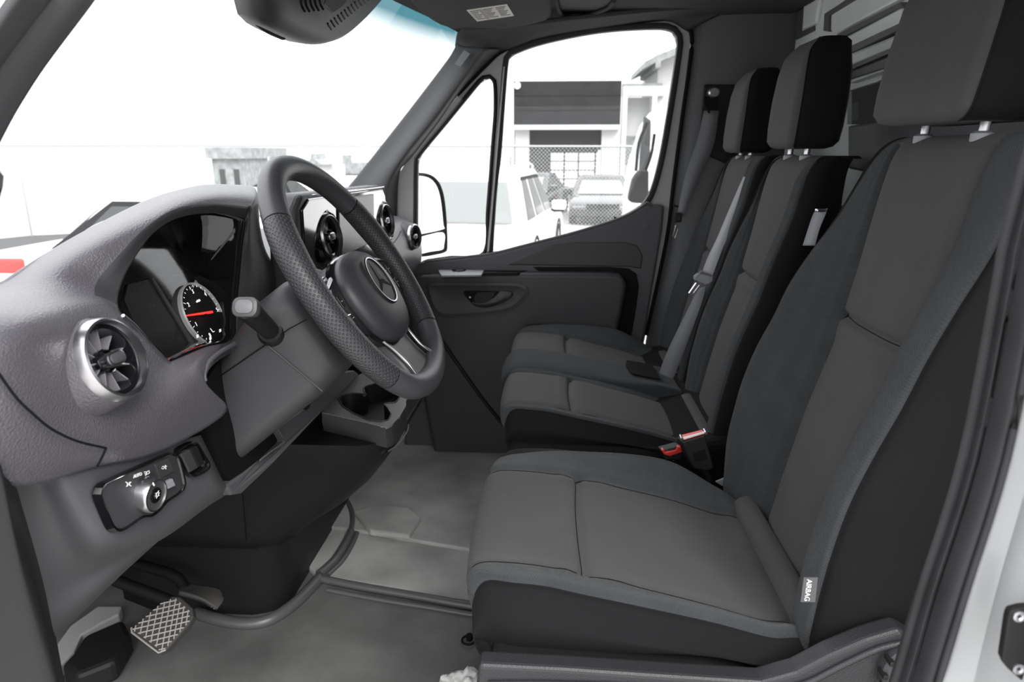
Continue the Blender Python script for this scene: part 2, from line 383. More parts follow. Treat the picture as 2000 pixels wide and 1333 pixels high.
# firewall
fw = struct(box('wall_front', (1.30, 1.16, 0.32), (1.95, .05, .76), M['framegrey']))
surf('insulation_mat', [[(.9, 1.12, -.0), (1.3, 1.12, -.0), (1.9, 1.12, 0)], [(.85, 1.08, .10), (1.3, 1.08, .10), (1.9, 1.08, .1)], [(.8, 1.10, .2), (1.3, 1.10, .22), (1.9, 1.10, .2)], [(.9, 1.12, .5), (1.3, 1.12, .5), (1.9, 1.12, .5)]], M['dark'], fw, thick=.01, inside=(1.3, 2, .2))
prism('sill_flange', L_('z', .03, [(105, 1266), (137, 1222), (191, 1184), (238, 1184), (232, 1200), (190, 1222), (160, 1240), (145, 1273), (119, 1300), (112, 1330)]), (0, 0, -.03), M['framegrey'], fl, bevel=.004)
prism('footwell_carpet', L_('z', .05, [(119, 1300), (145, 1273), (165, 1240), (240, 1208), (255, 1240), (225, 1290), (150, 1320)]), (0, 0, -.05), M['dark'], fl, bevel=.01)
prism('bracket', L_('y', .95, [(300, 1110), (352, 1070), (362, 1108), (330, 1112), (290, 1126)]), (0, .06, 0), M['framegrey'], fl, bevel=.003)
prism('bracket', L_('y', .93, [(295, 1135), (325, 1131), (352, 1142), (320, 1147)]), (0, .05, 0), M['framegrey'], fl, bevel=.003)

struct(box('wall_kick_panel', (2.27, .80, .27), (.03, .85, .60), M['dark']))
# ceiling, side header, sill below the doors
struct(box('ceiling', (1.30, -.18, 1.425), (2.0, 1.02, .03), M['headliner'], bevel=.01))
ce = bpy.data.objects['ceiling']
hd = surf('side_header', [
    L_('x', 2.10, [(905, 58), (985, 52), (1100, 40), (1250, 25), (1390, 12), (1460, -8)]),
    L_('x', 2.16, [(893, 72), (985, 70), (1100, 53), (1250, 32), (1385, 22), (1455, 5)]),
    L_('x', 2.23, [(889, 86), (975, 98), (1060, 72), (1180, 52), (1300, 38), (1352, 56)]),
    L_('x', 2.28, [(889, 92), (978, 104), (1060, 78), (1180, 58), (1300, 44), (1348, 66)])], M['headliner'], ce, thick=.01, inside=(2.3, 0, 1.6))
surf('front_header', [
    [(0.55, .345, 1.425), (1.0, .45, 1.425), (1.4, .48, 1.425), (1.8, .44, 1.425), (2.05, .36, 1.42), (2.2, .27, 1.41)],
    [(0.55, .36, 1.39), (1.0, .475, 1.40), (1.4, .50, 1.40), (1.8, .435, 1.40), (2.05, .345, 1.385), (2.19, .285, 1.368)],
    [(0.55, .31, 1.375), (1.0, .41, 1.385), (1.4, .43, 1.388), (1.8, .38, 1.388), (2.05, .30, 1.375), (2.17, .26, 1.372)],
    [(0.55, .20, 1.40), (1.0, .25, 1.40), (1.4, .26, 1.40), (1.8, .22, 1.40), (2.05, .2, 1.40), (2.15, .2, 1.39)]], M['headliner'], ce, thick=.008, inside=(1.3, .4, 1.6))
prism('grab_handle_recess', L_('z', 1.405, [(1092, 0), (1098, 30), (1150, 26), (1185, 15), (1195, 0), (1195, -30), (1092, -30)]), (0, 0, .012), M['black'], ce)
tube('grab_handle', L_('z', 1.40, [(1085, -4), (1092, 20), (1108, 33), (1150, 29), (1185, 17), (1200, 2)]), .005, M['headliner'], ce, smooth=4)

# right side wall of the cab: B pillar trim, seal, lower body
wr = struct(surf('wall_right', [
    L_('x', 2.26, [(1352, 30), (1350, 56), (1345, 140), (1334, 217), (1324, 293), (1314, 370), (1301, 472), (1262, 660)]) + [np.array((2.26, -.30, .0))],
    L_('x', 2.235, [(1366, 20), (1364, 62), (1357, 145), (1346, 222), (1335, 300), (1324, 380), (1310, 482), (1272, 665)]) + [np.array((2.235, -.33, .0))],
    L_('x', 2.215, [(1382, 5), (1380, 60), (1376, 148), (1364, 228), (1350, 310), (1336, 395), (1322, 490), (1284, 670)]) + [np.array((2.215, -.36, .0))],
    L_('x', 2.20, [(1410, -5), (1411, 50), (1412, 148), (1400, 235), (1385, 320), (1365, 405), (1340, 500), (1300, 680)]) + [np.array((2.20, -.42, .0))],
    L_('x', 2.19, [(1465, -20), (1465, 50), (1465, 148), (1450, 240), (1440, 320), (1425, 410), (1400, 510), (1360, 690)]) + [np.array((2.19, -.55, .0))],
    [np.array((2.19, -.72, z)) for z in (1.46, 1.38, 1.22, 1.1, .98, .86, .74, .5, 0)]], M['trimgrey'], thick=.01, inside=(3, -.5, .8)))
tube('door_opening_seal', L_('x', 2.245, [(893, 186), (949, 128), (985, 98), (1060, 70), (1180, 50), (1300, 37), (1334, 43), (1351, 72), (1345, 140), (1334, 217), (1324, 293), (1314, 370), (1301, 472), (1262, 655)]), .006, M['black'], wr, smooth=5)
prism('pillar_recess', L_('x', 2.185, [(1374, 165), (1440, 165), (1440, 330), (1372, 300), (1366, 260)]), (.01, 0, 0), M['dark'], wr, bevel=.004)

# A pillar trim, passenger side
tr1 = struct(surf('trim_1', [
    L_('x', 2.20, [(893, 84), (884, 101), (870, 122), (800, 214), (735, 297), (700, 341), (664, 386), (640, 430)]),
    L_('x', 2.19, [(905, 90), (893, 112), (882, 130), (815, 225), (752, 307), (717, 350), (690, 400), (670, 450)]),
    L_('x', 2.17, [(935, 92), (918, 120), (896, 152), (838, 230), (780, 305), (745, 355), (725, 400), (715, 460)]),
    L_('x', 2.18, [(955, 96), (933, 122), (905, 160), (850, 236), (797, 302), (765, 355), (752, 410), (750, 460)]),
    L_('x', 2.24, [(982, 97), (949, 126), (899, 180), (852, 245), (802, 310), (781, 337), (776, 400), (774, 480)])], M['trimgrey'], thick=.008, inside=(2.5, .5, .9)))
prism('curtain_airbag_tag', L_('x', 2.155, [(906, 98), (918, 105), (899, 131), (888, 125)]), (.006, 0, 0), M['belt'], tr1)
# A pillar, driver side
struct(surf('trim_2', [
    L_('x', .60, [(178, -20), (166, 0), (78, 120), (30, 195), (0, 248), (-30, 310), (-70, 400)]),
    L_('x', .585, [(155, -25), (140, 0), (60, 100), (10, 175), (-20, 230), (-55, 300), (-100, 400)]),
    L_('x', .57, [(95, -20), (80, 0), (40, 55), (0, 112), (-45, 185), (-80, 260), (-120, 400)]),
    L_('x', .56, [(88, -20), (72, 0), (32, 52), (-8, 105), (-55, 180), (-90, 260), (-130, 400)]),
    L_('x', .52, [(25, -20), (10, 0), (-30, 60), (-70, 120), (-100, 185), (-150, 260), (-190, 400)])], M['trimgrey'], thick=.006, inside=(1.2, .3, .9)))
# windscreen
def wy(x, z): return .76 - (z - .80) * .785 + (.17 + .25 * (1.4 - z)) * (1 - ((x - 1.4) / .82) ** 2)
ws = struct(surf('window_1', [[(x, wy(x, z), z) for x in (.55, .8, 1.1, 1.4, 1.7, 2.0, 2.29)] for z in (.78, .9, 1.05, 1.2, 1.33, 1.41)], M['windshield'], su=4, sv=4))

# steel side panel / bulkhead behind the seats
YB = -.70
wb = struct(plate('wall_back', [(.45, YB, 0), (2.30, YB, 0), (2.30, YB, 1.9), (.45, YB, 1.9)], [L_('y', YB, [(1655, 178), (1712, 160), (1800, 120), (1800, 200), (1712, 243), (1655, 243)])], (0, -.01, 0), M['steel_light']))
def bk(name, pts, t, m, b=.003): return prism(name, L_('y', YB + t, pts), (0, -t - .005, 0), m, wb, bevel=b)
bk('pressed_panel', [(1572, -40), (1566, 58), (1592, 47), (1600, 0), (1603, -40)], .012, M['steel_light'], .006)
bk('groove_shadow', [(1556, -40), (1554, 78), (1590, 60), (1590, 50), (1564, 62), (1572, -40)], .004, M['steel_dark'], 0)  # proud dark strip in place of shade along the pressing
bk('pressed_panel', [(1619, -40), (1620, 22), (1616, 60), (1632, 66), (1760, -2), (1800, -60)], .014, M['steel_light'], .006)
bk('groove_shadow', [(1608, 60), (1610, 27), (1640, 8), (1690, -28), (1700, -20), (1645, 14), (1619, 30), (1618, 62)], .020, M['steel_dark'], 0)
bk('groove_shadow', [(1634, 68), (1760, 4), (1760, 12), (1638, 76)], .020, M['steel_dark'], 0)
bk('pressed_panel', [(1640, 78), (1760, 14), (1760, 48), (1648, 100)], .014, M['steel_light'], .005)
bk('groove_shadow', [(1646, 97), (1760, 44), (1760, 56), (1650, 108)], .020, M['steel_dark'], 0)
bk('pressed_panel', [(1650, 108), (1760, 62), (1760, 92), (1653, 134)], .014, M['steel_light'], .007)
bk('groove_shadow', [(1653, 131), (1760, 86), (1760, 94), (1653, 140)], .018, M['steel_dark'], 0)
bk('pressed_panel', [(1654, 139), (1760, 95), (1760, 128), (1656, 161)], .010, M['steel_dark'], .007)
bk('ledge_rail', [(1655, 158), (1712, 139), (1760, 124), (1760, 128), (1712, 144), (1656, 163)], .02, M['steel_light'], .002)
bk('ledge_panel', [(1655, 246), (1715, 236), (1800, 225), (2150, 180), (2150, 420), (1655, 330)], .035, M['trimgrey'], .006)
bk('side_trim', [(1464, 10), (1500, 8), (1500, 300), (1455, 300), (1458, 60)], .05, M['trimgrey'], .01)
bk('side_trim', [(1500, -10), (1522, -10), (1526, 95), (1500, 110)], .03, M['dark'], .004)
bk('pressed_seam', [(1542, -40), (1541, 90), (1543, 90), (1544, -40)], .004, M['steel_dark'], 0)
bk('pressed_seam', [(1524, 0), (1522, 78), (1530, 92), (1532, 0)], .016, M['steel_light'], .003)
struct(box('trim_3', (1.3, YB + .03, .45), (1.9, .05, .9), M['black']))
# load space behind the hatch in the bulkhead
cg = struct(box('wall_cargo', (1.32, -3.2, .75), (1.9, .04, 1.6), M['steel_dark']))
prism('pale_patch', L_('x', 2.295, [(1659, 205), (1676, 200), (1676, 232), (1659, 238)]), (.01, 0, 0), M['steel_light'], cg)  # pale slab added on the far side beyond the hatch

# driver side door opening: B pillar, seal, body side, striker
pil = struct(surf('wall_left', [
    L_('x', .46, [(1700, 1420), (1735, 1333), (1785, 1160), (1872, 900), (1936, 556), (1950, 480), (1988, 330), (2010, 240), (2060, 0)]),
    L_('x', .455, [(1708, 1420), (1741, 1333), (1791, 1160), (1877, 900), (1941, 556), (1955, 480), (1994, 330), (2016, 240), (2066, 0)]),
    L_('x', .435, [(1730, 1420), (1770, 1333), (1820, 1160), (1902, 900), (1970, 560), (1984, 480), (2024, 330), (2050, 240), (2100, 0)]),
    L_('x', .437, [(1738, 1420), (1776, 1333), (1826, 1160), (1908, 900), (1976, 560), (1990, 480), (2030, 330), (2056, 240), (2110, 0)]),
    L_('x', .425, [(1760, 1420), (1800, 1333), (1852, 1160), (1935, 900), (2004, 560), (2020, 480), (2060, 330), (2090, 240), (2140, 0)]),
    L_('x', .42, [(1785, 1420), (1824, 1333), (1878, 1160), (1958, 900), (2026, 560), (2042, 480), (2082, 330), (2110, 240), (2165, 0)]),
    L_('x', .43, [(1800, 1420), (1841, 1333), (1894, 1160), (1974, 900), (2044, 560), (2060, 480), (2100, 330), (2130, 240), (2185, 0)])],
    M['rubber'], su=4, sv=4, thick=.01, inside=(1, -.5, .8)))
tube('seal_bead', L_('x', .418, [(1816, 1420), (1833, 1333), (1886, 1160), (1966, 900), (2035, 560), (2120, 240)]), .0022, M['rubber'], pil, smooth=5)
tube('seal_bead', L_('x', .436, [(1746, 1420), (1783, 1333), (1833, 1160), (1915, 900), (1983, 560), (2060, 240)]), .0018, M['black'], pil, smooth=5)
surf('pillar_paint', [
    L_('x', .44, [(1790, 1420), (1838, 1333), (1892, 1160), (1972, 900), (2042, 560), (2100, 240)]),
    L_('x', .435, [(1850, 1420), (1890, 1333), (1940, 1160), (2010, 900), (2080, 560), (2140, 240)]),
    L_('x', .43, [(1880, 1440), (1912, 1333), (1955, 1160), (2030, 900), (2110, 560), (2180, 240)]),
    L_('x', .40, [(1960, 1440), (1990, 1333), (2050, 1160), (2120, 900), (2200, 560), (2280, 240)]),
    L_('x', .36, [(2060, 1440), (2100, 1333), (2160, 1160), (2240, 900), (2300, 560), (2380, 240)])], M['white'], pil, thick=.004, inside=(1, -.4, .6))

# ================================================================== SEATS
ZB = [.36, .42, .46, .525, .577, .65, .726, .777, .874, .946, 1.0, 1.035]
YF = [-.365, -.375, -.378, -.397, -.405, -.423, -.447, -.456, -.475, -.487, -.498, -.510]
def lerp(x, xs, ys): return float(np.interp(x, xs, ys))
def seat_back(parent, cx, hw, zs, near, far, prot, top=1.04, wnear=.10, wfar=.11, yo=0.0, back=.12):
    """near / far : outer half widths; hw: half width of the centre panel; prot: how far the side bolsters stand forward"""
    rows = []
    for z in (.36, .42, .50, .56, .62, .68, .74, .80, .86, .92, .97, 1.01, top - .006, top + .004, top - .002):
        zz = z if z <= .42 else .42 + (z - .42) * zs
        y = lerp(z, ZB, YF) + yo; t = min(1, max(0, (z - .36) / .68))
        pr = prot * (.25 + .75 * math.sin(math.pi * min(1, (z - .30) / .62)) ** .8) if z < .92 else prot * .25 * max(0, (1.06 - z) / .14)
        fo = far * lerp(z, (.36, .5, .68, .8, .9, .97, 1.04), (.86, .97, 1, .95, .82, .70, .60)); no = near * lerp(z, (.36, .45, .9, 1.04), (.92, 1, 1.0, .90))
        p2 = hw * (1 + .12 * t)
        e = 0.0
        if z > top: e = .05; y -= .02
        if z == top - .002: e = .09; y -= .035
        if z == top - .006: e = .012; y -= .004
        bk_ = lerp(z, (.36, .6, 1.04), (back, back * 1.05, back * .62))
        rows.append([(cx + fo - .03 - e * .3, y - bk_, zz), (cx + fo - e * .4, y - bk_ * .55, zz), (cx + fo - .004 - e * .4, y + pr * .45, zz), (cx + fo - .018 - e * .4, y + pr * .98, zz),
                     (cx + (fo - .018) * .55 + p2 * .45, y + pr * .55, zz), (cx + p2, y, zz), (cx + p2 * .4, y + .006 - e * .2, zz), (cx - p2 * .4, y + .006 - e * .2, zz), (cx - p2, y, zz),
                     (cx - p2 * .45 - (no - .055) * .55, y + pr * .75, zz), (cx - no + .05, y + pr * 1.02, zz), (cx - no + .012, y + pr * .95 - .002, zz), (cx - no - .008, y + pr * .35 - .02, zz), (cx - no + .0, y - bk_ * .6, zz), (cx - no + .03 + e * .3, y - bk_, zz), (cx, y - bk_ - .015, zz)])
    zr = [.36, .42, .50, .56, .62, .68, .74, .80]
    r0 = 6 + .037 / .06 if zs == 1 else 6.4
    def mf(u, v):
        if 5 <= u < 8: return 0
        if 3 <= u < 5 or 8 <= u < 11: return 1
        return 2
    return surf('backrest', rows, [M['fab'], M['fab2'], M['fab3']], parent, su=10, sv=12, cu=True, matf=mf, inside=(cx, -.52, .7), cap=(True, True), lmat=M['fab3'], lines=[('u', 5, 1, 11.6), ('u', 8, 1, 11.6), ('u', 11, 1, 12), ('v', r0, 5, 8)],
                seams=[('u', 5, 0, 12, .012, .13), ('u', 8, 0, 12, .012, .13), ('u', 11, 0, 12.5, .004, .08), ('v', r0, 5, 8, .011, .10), ('v', r0 - .35, 5, 8, -.003, .25), ('u', 2.6, 0, 12, .002, .10)])
def cushion(parent, cx, hw, near, far, z0, prot_n, prot_f, yo=0, zbot=.405, ycrease=-.053):
    st = [(.070, -.078, .0), (.092, -.052, .0), (.108, -.020, .0), (.106, .006, .004), (.088, .019, .010), (.05, .020, .014), (0, .015, .014), (-.05, .004, .014), (-.14, -.016, .014), (-.22, -.036, .012), (-.29, -.056, .008), (-.335, -.062, .004), (-.39, -.10, 0)]
    rows = []
    for k, (y, dz, pu) in enumerate(st):
        z = z0 + dz; f = min(1, max(0, (k - 1) / 4)); w = lerp(y, (-.39, -.3, -.1, .05, .12), (.90, .97, 1, .99, .93))
        yn = y + yo; crn = (.0, .004, .010, .016, .014, .006, 0, 0, 0, 0, 0, 0, 0)[k]
        bn = prot_n * lerp(y, (-.39, -.2, 0, .1), (1.2, 1.1, .6, .1)) * f; bf = prot_f * lerp(y, (-.40, -.35, -.31, -.266, -.21, -.146, -.07, 0, .05, .1), (0, .005, .022, .042, .050, .042, .028, .012, .002, 0)) * f
        zb = min(z - .002, zbot)
        N_, Fa = near * w, far * w
        rows.append([(cx + Fa - .02, yn - crn * 1.6, zb), (cx + Fa, yn - crn * 1.5, (zb + z) / 2), (cx + Fa - .006, yn - crn * 1.2, z + bf * .4 - .004), (cx + Fa - .035, yn - crn * .8, z + bf), (cx + (Fa + hw) / 2, yn - crn * .3, z + bf * .9),
                     (cx + hw, yn, z + bf * .12), (cx + hw * .35, yn + .004, z + pu * .35), (cx - hw * .35, yn + .004, z + pu * .35), (cx - hw, yn, z + bn * .1),
                     (cx - (N_ * .5 + hw * .5), yn - crn * .4, z + bn), (cx - N_ + .014, yn - crn, z + bn * .5 - .003), (cx - N_ - .006, yn - crn * 1.3, z - .025), (cx - N_ - .012, yn - crn * 1.5, (zb + z) / 2 - .008), (cx - N_ + .006, yn - crn * 1.6, zb)])
    vc = 7 + (-.05 - ycrease) / .09
    def mf(u, v):
        if 5 <= u < 8: return 0
        if 3 <= u < 5 or 8 <= u < 10: return 1
        return 2
    o = surf('seat_cushion', rows, [M['fab'], M['fab2'], M['fab3']], parent, su=10, sv=14, matf=mf, inside=(cx, -.1, .3), lmat=M['fab3'], lines=[('u', 5, 3, 11.5), ('u', 8, 3, 11.5), ('u', 10, 2.2, 11.8), ('v', vc, 5, 8)],
             seams=[('u', 5, 2.5, 12, .006, .14), ('u', 8, 2.5, 12, .005, .12), ('u', 10, 1.5, 12, .003, .10), ('v', vc, 5, 8, .010, .075), ('v', vc + .45, 5, 8, -.003, .25), ('v', vc - .45, 5, 8, -.003, .25), ('v', 2.2, 3, 10, .002, .12)])
    return o
def headrest(parent, cx, hx, y0, zb, zt, dep, lean=-.04, m2='fab3', post=True, ztop_post=1.0):
    Ls = []
    n = 9
    H = zt - zb
    for k, (f, ins) in enumerate(((0, .055), (.0, .035), (.02, .014), (.07, .003), (.2, 0), (.45, 0), (.7, .0), (.86, .004), (.94, .012), (.985, .026), (1.0, .05))):
        z = zb + H * f; yc = y0 - dep / 2 + lean * f
        hy = dep / 2 - ins * .55 - (.014 * max(0, f - .6) / .4)
        if f > .9: yc -= .006
        Ls.append(resamp(rrect((cx, yc, z), (1, 0, 0), (0, 1, 0), hx - ins * .9, max(.008, hy), min(.028, max(.007, hy * .6)), 5), 48))
    o = rings('headrest', Ls, [M['fab'], M[m2]], parent, capa=True, capb=True, ang=89)
    # side panels in the darker cloth
    mid = Ls[5]; nn_ = len(mid); side = []
    for j in range(nn_):
        e = mid[(j + 1) % nn_] - mid[j]; side.append(abs(e[1]) > .72 * math.hypot(e[0], e[1]))
    fi = [1 if (k < (len(Ls) - 1) * nn_ and side[k % nn_] and 1 <= k // nn_ < len(Ls) - 2) else 0 for k in range(len(o.data.polygons))]
    o.data.polygons.foreach_set('material_index', fi)
    jj = [j for j in range(nn_) if side[j] and not side[(j + 1) % nn_] or side[j] and not side[j - 1]]
    fr_ = [j + (1 if not side[(j + 1) % nn_] else 0) for j in jj]
    fr_ = [j % nn_ for j in fr_ if mid[j % nn_][0] < cx and mid[j % nn_][1] > mid[:, 1].mean()]
    for j in fr_[:1]: tube('piping', [Ls[k][j] for k in range(1, 10)], .0013, M['fab3'], o, n=6, smooth=3)
    if post:
        for s in (-1, 1):
            tube('headrest_post', [(cx + s * hx * .52, y0 - dep * .5, zb + .02), (cx + s * hx * .52, y0 - dep * .5 + .005, ztop_post - .03)], .006, M['chrome'], o, n=12)
            lathe('post_collar', (cx + s * hx * .52, y0 - dep * .5 + .003, ztop_post - .006), (0, 0, 1), [(.013, 0), (.013, .010), (.008, .013)], M['belt'], o, n=16)
    return o

ds = thing('car_seat', 'large charcoal fabric driver seat in the foreground with an airbag tag', 'seat', (.96, -.2, 0))
seat_back(ds, .972, .105, 1.0, .232, .262, .062)
cushion(ds, .95, .14, .205, .235, .470, .012, 1.0, zbot=.397)
headrest(ds, .972, .132, -.462, 1.058, 1.285, .13, lean=-.035, ztop_post=1.04)
surf('cushion_roll', [[(x, y, z) for x in (.765, .80, .95, 1.08, 1.125)] for y, z in ((-.329, .398), (-.336, .420), (-.352, .430), (-.368, .426), (-.380, .40))], M['fab'], ds, inside=(.95, -.34, .3), seams=[])
# airbag tag with its lettering
tc_ = L_('x', .738, [(1573, 1118), (1600, 1118), (1595, 1165), (1567, 1165)])
tg = prism('airbag_tag', [p + np.array((-.012, .006, 0)) for p in tc_], (.0015, 0, 0), M['trimgrey'], ds)
tcc = np.mean(tc_, 0) + np.array((-.0126, .006, 0)); tdn = (tc_[3] - tc_[0]); trt = tc_[1] - tc_[0]
text('AIRBAG', tcc + trt * -.12, .0086, tdn, trt, M['print'], tg)
# seat base with trim
base = [(.082, .414), (.085, .38), (.085, .02), (-.44, .02), (-.44, .47), (-.41, .487), (-.375, .472), (-.335, .448), (-.30, .422), (-.26, .406), (-.15, .409), (-.02, .413)]
sb = prism('side_trim', [(.700, y, z) for y, z in base], (.028, 0, 0), M['base'], ds, bevel=.006, seg=3)
prism('seat_base', [(.725, y, z) for y, z in ((.07, .402), (.07, .02), (-.44, .02), (-.44, .36), (-.30, .375), (-.2, .395))], (.47, 0, 0), M['dark'], ds, bevel=.01)
tube('base_ridge', [(.698, y, z) for y, z in ((.070, .388), (0, .392), (-.1, .393), (-.2, .392), (-.26, .391), (-.31, .408), (-.35, .436), (-.39, .462), (-.43, .475))], .004, M['base'], sb, smooth=4)
prism('base_lower_panel', [(.692, y, z) for y, z in ((.060, .375), (.055, .1), (-.25, .1), (-.25, .372), (-.1, .380), (0, .380))], (.01, 0, 0), M['dark'], sb, bevel=.004)
prism('steel_rail', L_('x', .7295, [(1562, 1309), (1580, 1293), (1604, 1280), (1628, 1272), (1640, 1272), (1636, 1290), (1600, 1320), (1565, 1325)]), (.004, 0, 0), M['belt'], ds, bevel=.001)
lathe('recline_knob', (.692, -.43, .436), (-1, 0, 0), [(.038, -.01), (.038, .004), (.034, .008), (.012, .009)], M['dash_smooth'], ds, n=24)
for k in range(12):
    a = k * math.pi / 6
    box('knob_grip', (.688, -.43 + .037 * math.cos(a), .436 + .037 * math.sin(a)), (.016, .006, .006), M['dark'], ds, bevel=.001)

# double passenger bench
pb = thing('passenger_bench', 'two-place charcoal fabric passenger bench beyond the driver seat', 'seat', (1.75, -.2, 0))
b1 = seat_back(pb, 1.545, .115, .955, .150, .205, .030, back=.13, yo=.0)
b2 = seat_back(pb, 1.955, .105, .955, .200, .215, .030, back=.13, yo=.0)
cushion(pb, 1.545, .115, .165, .175, .464, .006, .1)
cushion(pb, 1.955, .105, .125, .215, .466, .004, .9)
# raised divider with cup recess between the two places
dv = surf('divider_cushion', [[(1.68, y, z - .03), (1.685, y, z), (1.715, y + .002, z + h), (1.77, y + .004, z + h + .002), (1.83, y + .002, z + h), (1.862, y, z), (1.866, y, z - .03)]
     for y, z, h in ((.085, .40, .0), (.118, .42, .002), (.124, .45, .006), (.10, .474, .012), (.05, .478, .016), (-.05, .466, .016), (-.15, .452, .014), (-.22, .446, .010), (-.28, .444, .0), (-.34, .43, .0))],
     M['fab2'], pb, inside=(1.77, -.1, .2))
prism('cup_recess', [(1.72, -.215, .464), (1.78, -.205, .466), (1.84, -.215, .464), (1.84, -.285, .452), (1.72, -.29, .45)], (0, 0, -.002), M['black'], dv)
for cxx, ss in ((1.545, .115), (1.955, .105)):
    surf('cushion_roll', [[(cxx + u * ss, y, z) for u in (-1.1, -.8, 0, .8, 1.1)] for y, z in ((-.325, .398), (-.332, .418), (-.348, .428), (-.366, .424), (-.380, .40))], M['fab'], pb, inside=(cxx, -.34, .3))
prism('bench_base', [(1.372, y, z) for y, z in ((.092, .41), (.092, .36), (.07, .03), (-.42, .03), (-.42, .44), (-.25, .405))], (.78, 0, 0), M['fab3'], pb, bevel=.02, seg=3)
headrest(pb, 1.548, .098, -.474, 1.030, 1.246, .105, lean=-.015, ztop_post=1.012, m2='fab3')
headrest(pb, 1.955, .092, -.472, 1.022, 1.234, .105, lean=-.015, ztop_post=1.01, m2='fab3')

# ================================================================== DASHBOARD
db = thing('dashboard', 'grained grey dashboard with instrument hood, round vents and light switch panel', 'dashboard', (1.3, .6, .5))
def g3(r): return [at(p[0], p[1], 'y', p[2]) for p in r]
cols = [
 [(475, 427, .462), (483, 404, .455), (489, 382, .468), (489, 364, .52)],
 [(420, 417, .462), (418, 398, .455), (417, 378, .470), (418, 360, .52)],
 [(352, 425, .462), (345, 408, .457), (346, 386, .480), (368, 366, .53)],
 [(300, 456, .462), (283, 446, .460), (268, 422, .482), (290, 389, .54)],
 [(256, 516, .465), (228, 503, .470), (190, 468, .490), (180, 443, .55)],
 [(234, 566, .468), (190, 550, .480), (110, 522, .505), (92, 493, .56)],
 [(231, 596, .462), (185, 578, .468), (70, 566, .492), (-10, 560, .56)],
 [(242, 618, .450), (196, 606, .440), (60, 625, .420), (-110, 650, .45)],
 [(272, 642, .445), (215, 700, .428), (50, 740, .415), (-130, 800, .44)],
 [(300, 674, .440), (235, 775, .420), (120, 845, .420), (15, 948, .44)],
 [(317, 692, .438), (270, 790, .416), (225, 868, .420), (190, 912, .436)],
 [(331, 705, .436), (320, 775, .412), (320, 830, .415), (318, 881, .432)],
 [(345, 702, .434), (370, 742, .410), (405, 775, .410), (443, 804, .420)],
 [(400, 679, .440), (392, 700, .418), (397, 728, .410), (404, 752, .415)],
 [(456, 662, .448), (455, 676, .440), (445, 690, .432), (430, 702, .430)],
 [(462, 612, .455), (490, 625, .452), (520, 640, .46), (545, 640, .48)],
 [(469, 540, .458), (500, 545, .453), (535, 550, .462), (560, 556, .50)],
 [(475, 475, .460), (492, 472, .454), (513, 480, .465), (522, 496, .51)],
 [(479, 440, .461), (490, 425, .455), (503, 420, .465), (508, 442, .52)],
 [(478, 430, .462), (489, 408, .455), (500, 392, .468), (503, 381, .52)],
]
G = []
for c in cols:
    p = g3(c); G.append(p)
G = np.array(G)
ext = G[:, 3] + np.array([0, .07, 0]); far_ = G[:, 3] + np.array([0, .30, 0])
dn = np.clip((1.02 - G[:, 3, 0]) / .35, 0, 1)          # the hood falls away more steeply at its outer end
ext[:, 2] -= .030 + .080 * dn; far_[:, 2] -= .14 + .18 * dn
Gf = np.concatenate([G, ext[:, None], far_[:, None]], 1)
sel = list(range(7)) + list(range(15, 20))
pad = surf('instrument_hood', np.swapaxes(G, 0, 1), [M['dash'], M['dash_smooth'], M['dark']], db, su=6, sv=8, cu=True, thick=.004, inside=(.95, .62, .8),
           matf=lambda u, v: 1 if 13.5 < u < 18.6 or (v < .95 and (u < 6 or u > 18.5)) else 0)
# top of the hood running forward to the windscreen
hoodtop = [Gf[i][3:] for i in (15, 16, 17, 18, 19, 0, 1, 2, 3, 4, 5, 6)]
surf('dash_top', np.swapaxes(np.array(hoodtop), 0, 1), M['dash'], db, su=6, sv=5, thick=.004, inside=(.95, .7, .5))
# recess and cluster
inner = resamp(G[:, 0], 90, True, 8); ic = inner.mean(0)
def shr(k, dy, dz=0): q = ic + (inner - ic) * k; q[:, 1] = q[:, 1] + dy; q[:, 2] += dz; return q
rings('bezel', [inner, shr(.975, .003), shr(.965, .012), shr(.96, .028), shr(.97, .045), shr(.98, .09)], M['gloss'], db, ang=70)
faceY = .482
FN = np.array((0, -.93, .36)); FN /= np.linalg.norm(FN); FP0 = np.array((.9, faceY, .80)); FUP = np.cross(FN, (-1., 0, 0)); FUP *= np.sign(FUP[2])
def onf(px, py, h=0.0): return atn(px, py, FP0 + FN * h, FN)
fp = shr(.985, 0); fp[:, 1] = faceY + .001 + (fp[:, 2] - .80) * .36 / .93
obj('cluster_face', list(fp) + [fp.mean(0)], [(i, (i + 1) % 90, 90) for i in range(90)], M['gloss'], db, smooth=False)
cf = bpy.data.objects['cluster_face']
lens = shr(.968, .006)
obj('cluster_lens', list(lens) + [lens.mean(0)], [(i, (i + 1) % 90, 90) for i in range(90)], M['clear'], db, smooth=False)
# chrome arc standing in for the highlight along the lower left lip
tube('lip_highlight', L_('y', .442, [(240, 617), (258, 632), (275, 650), (292, 672), (303, 686)]), .0022, M['chrome'], db, smooth=5)
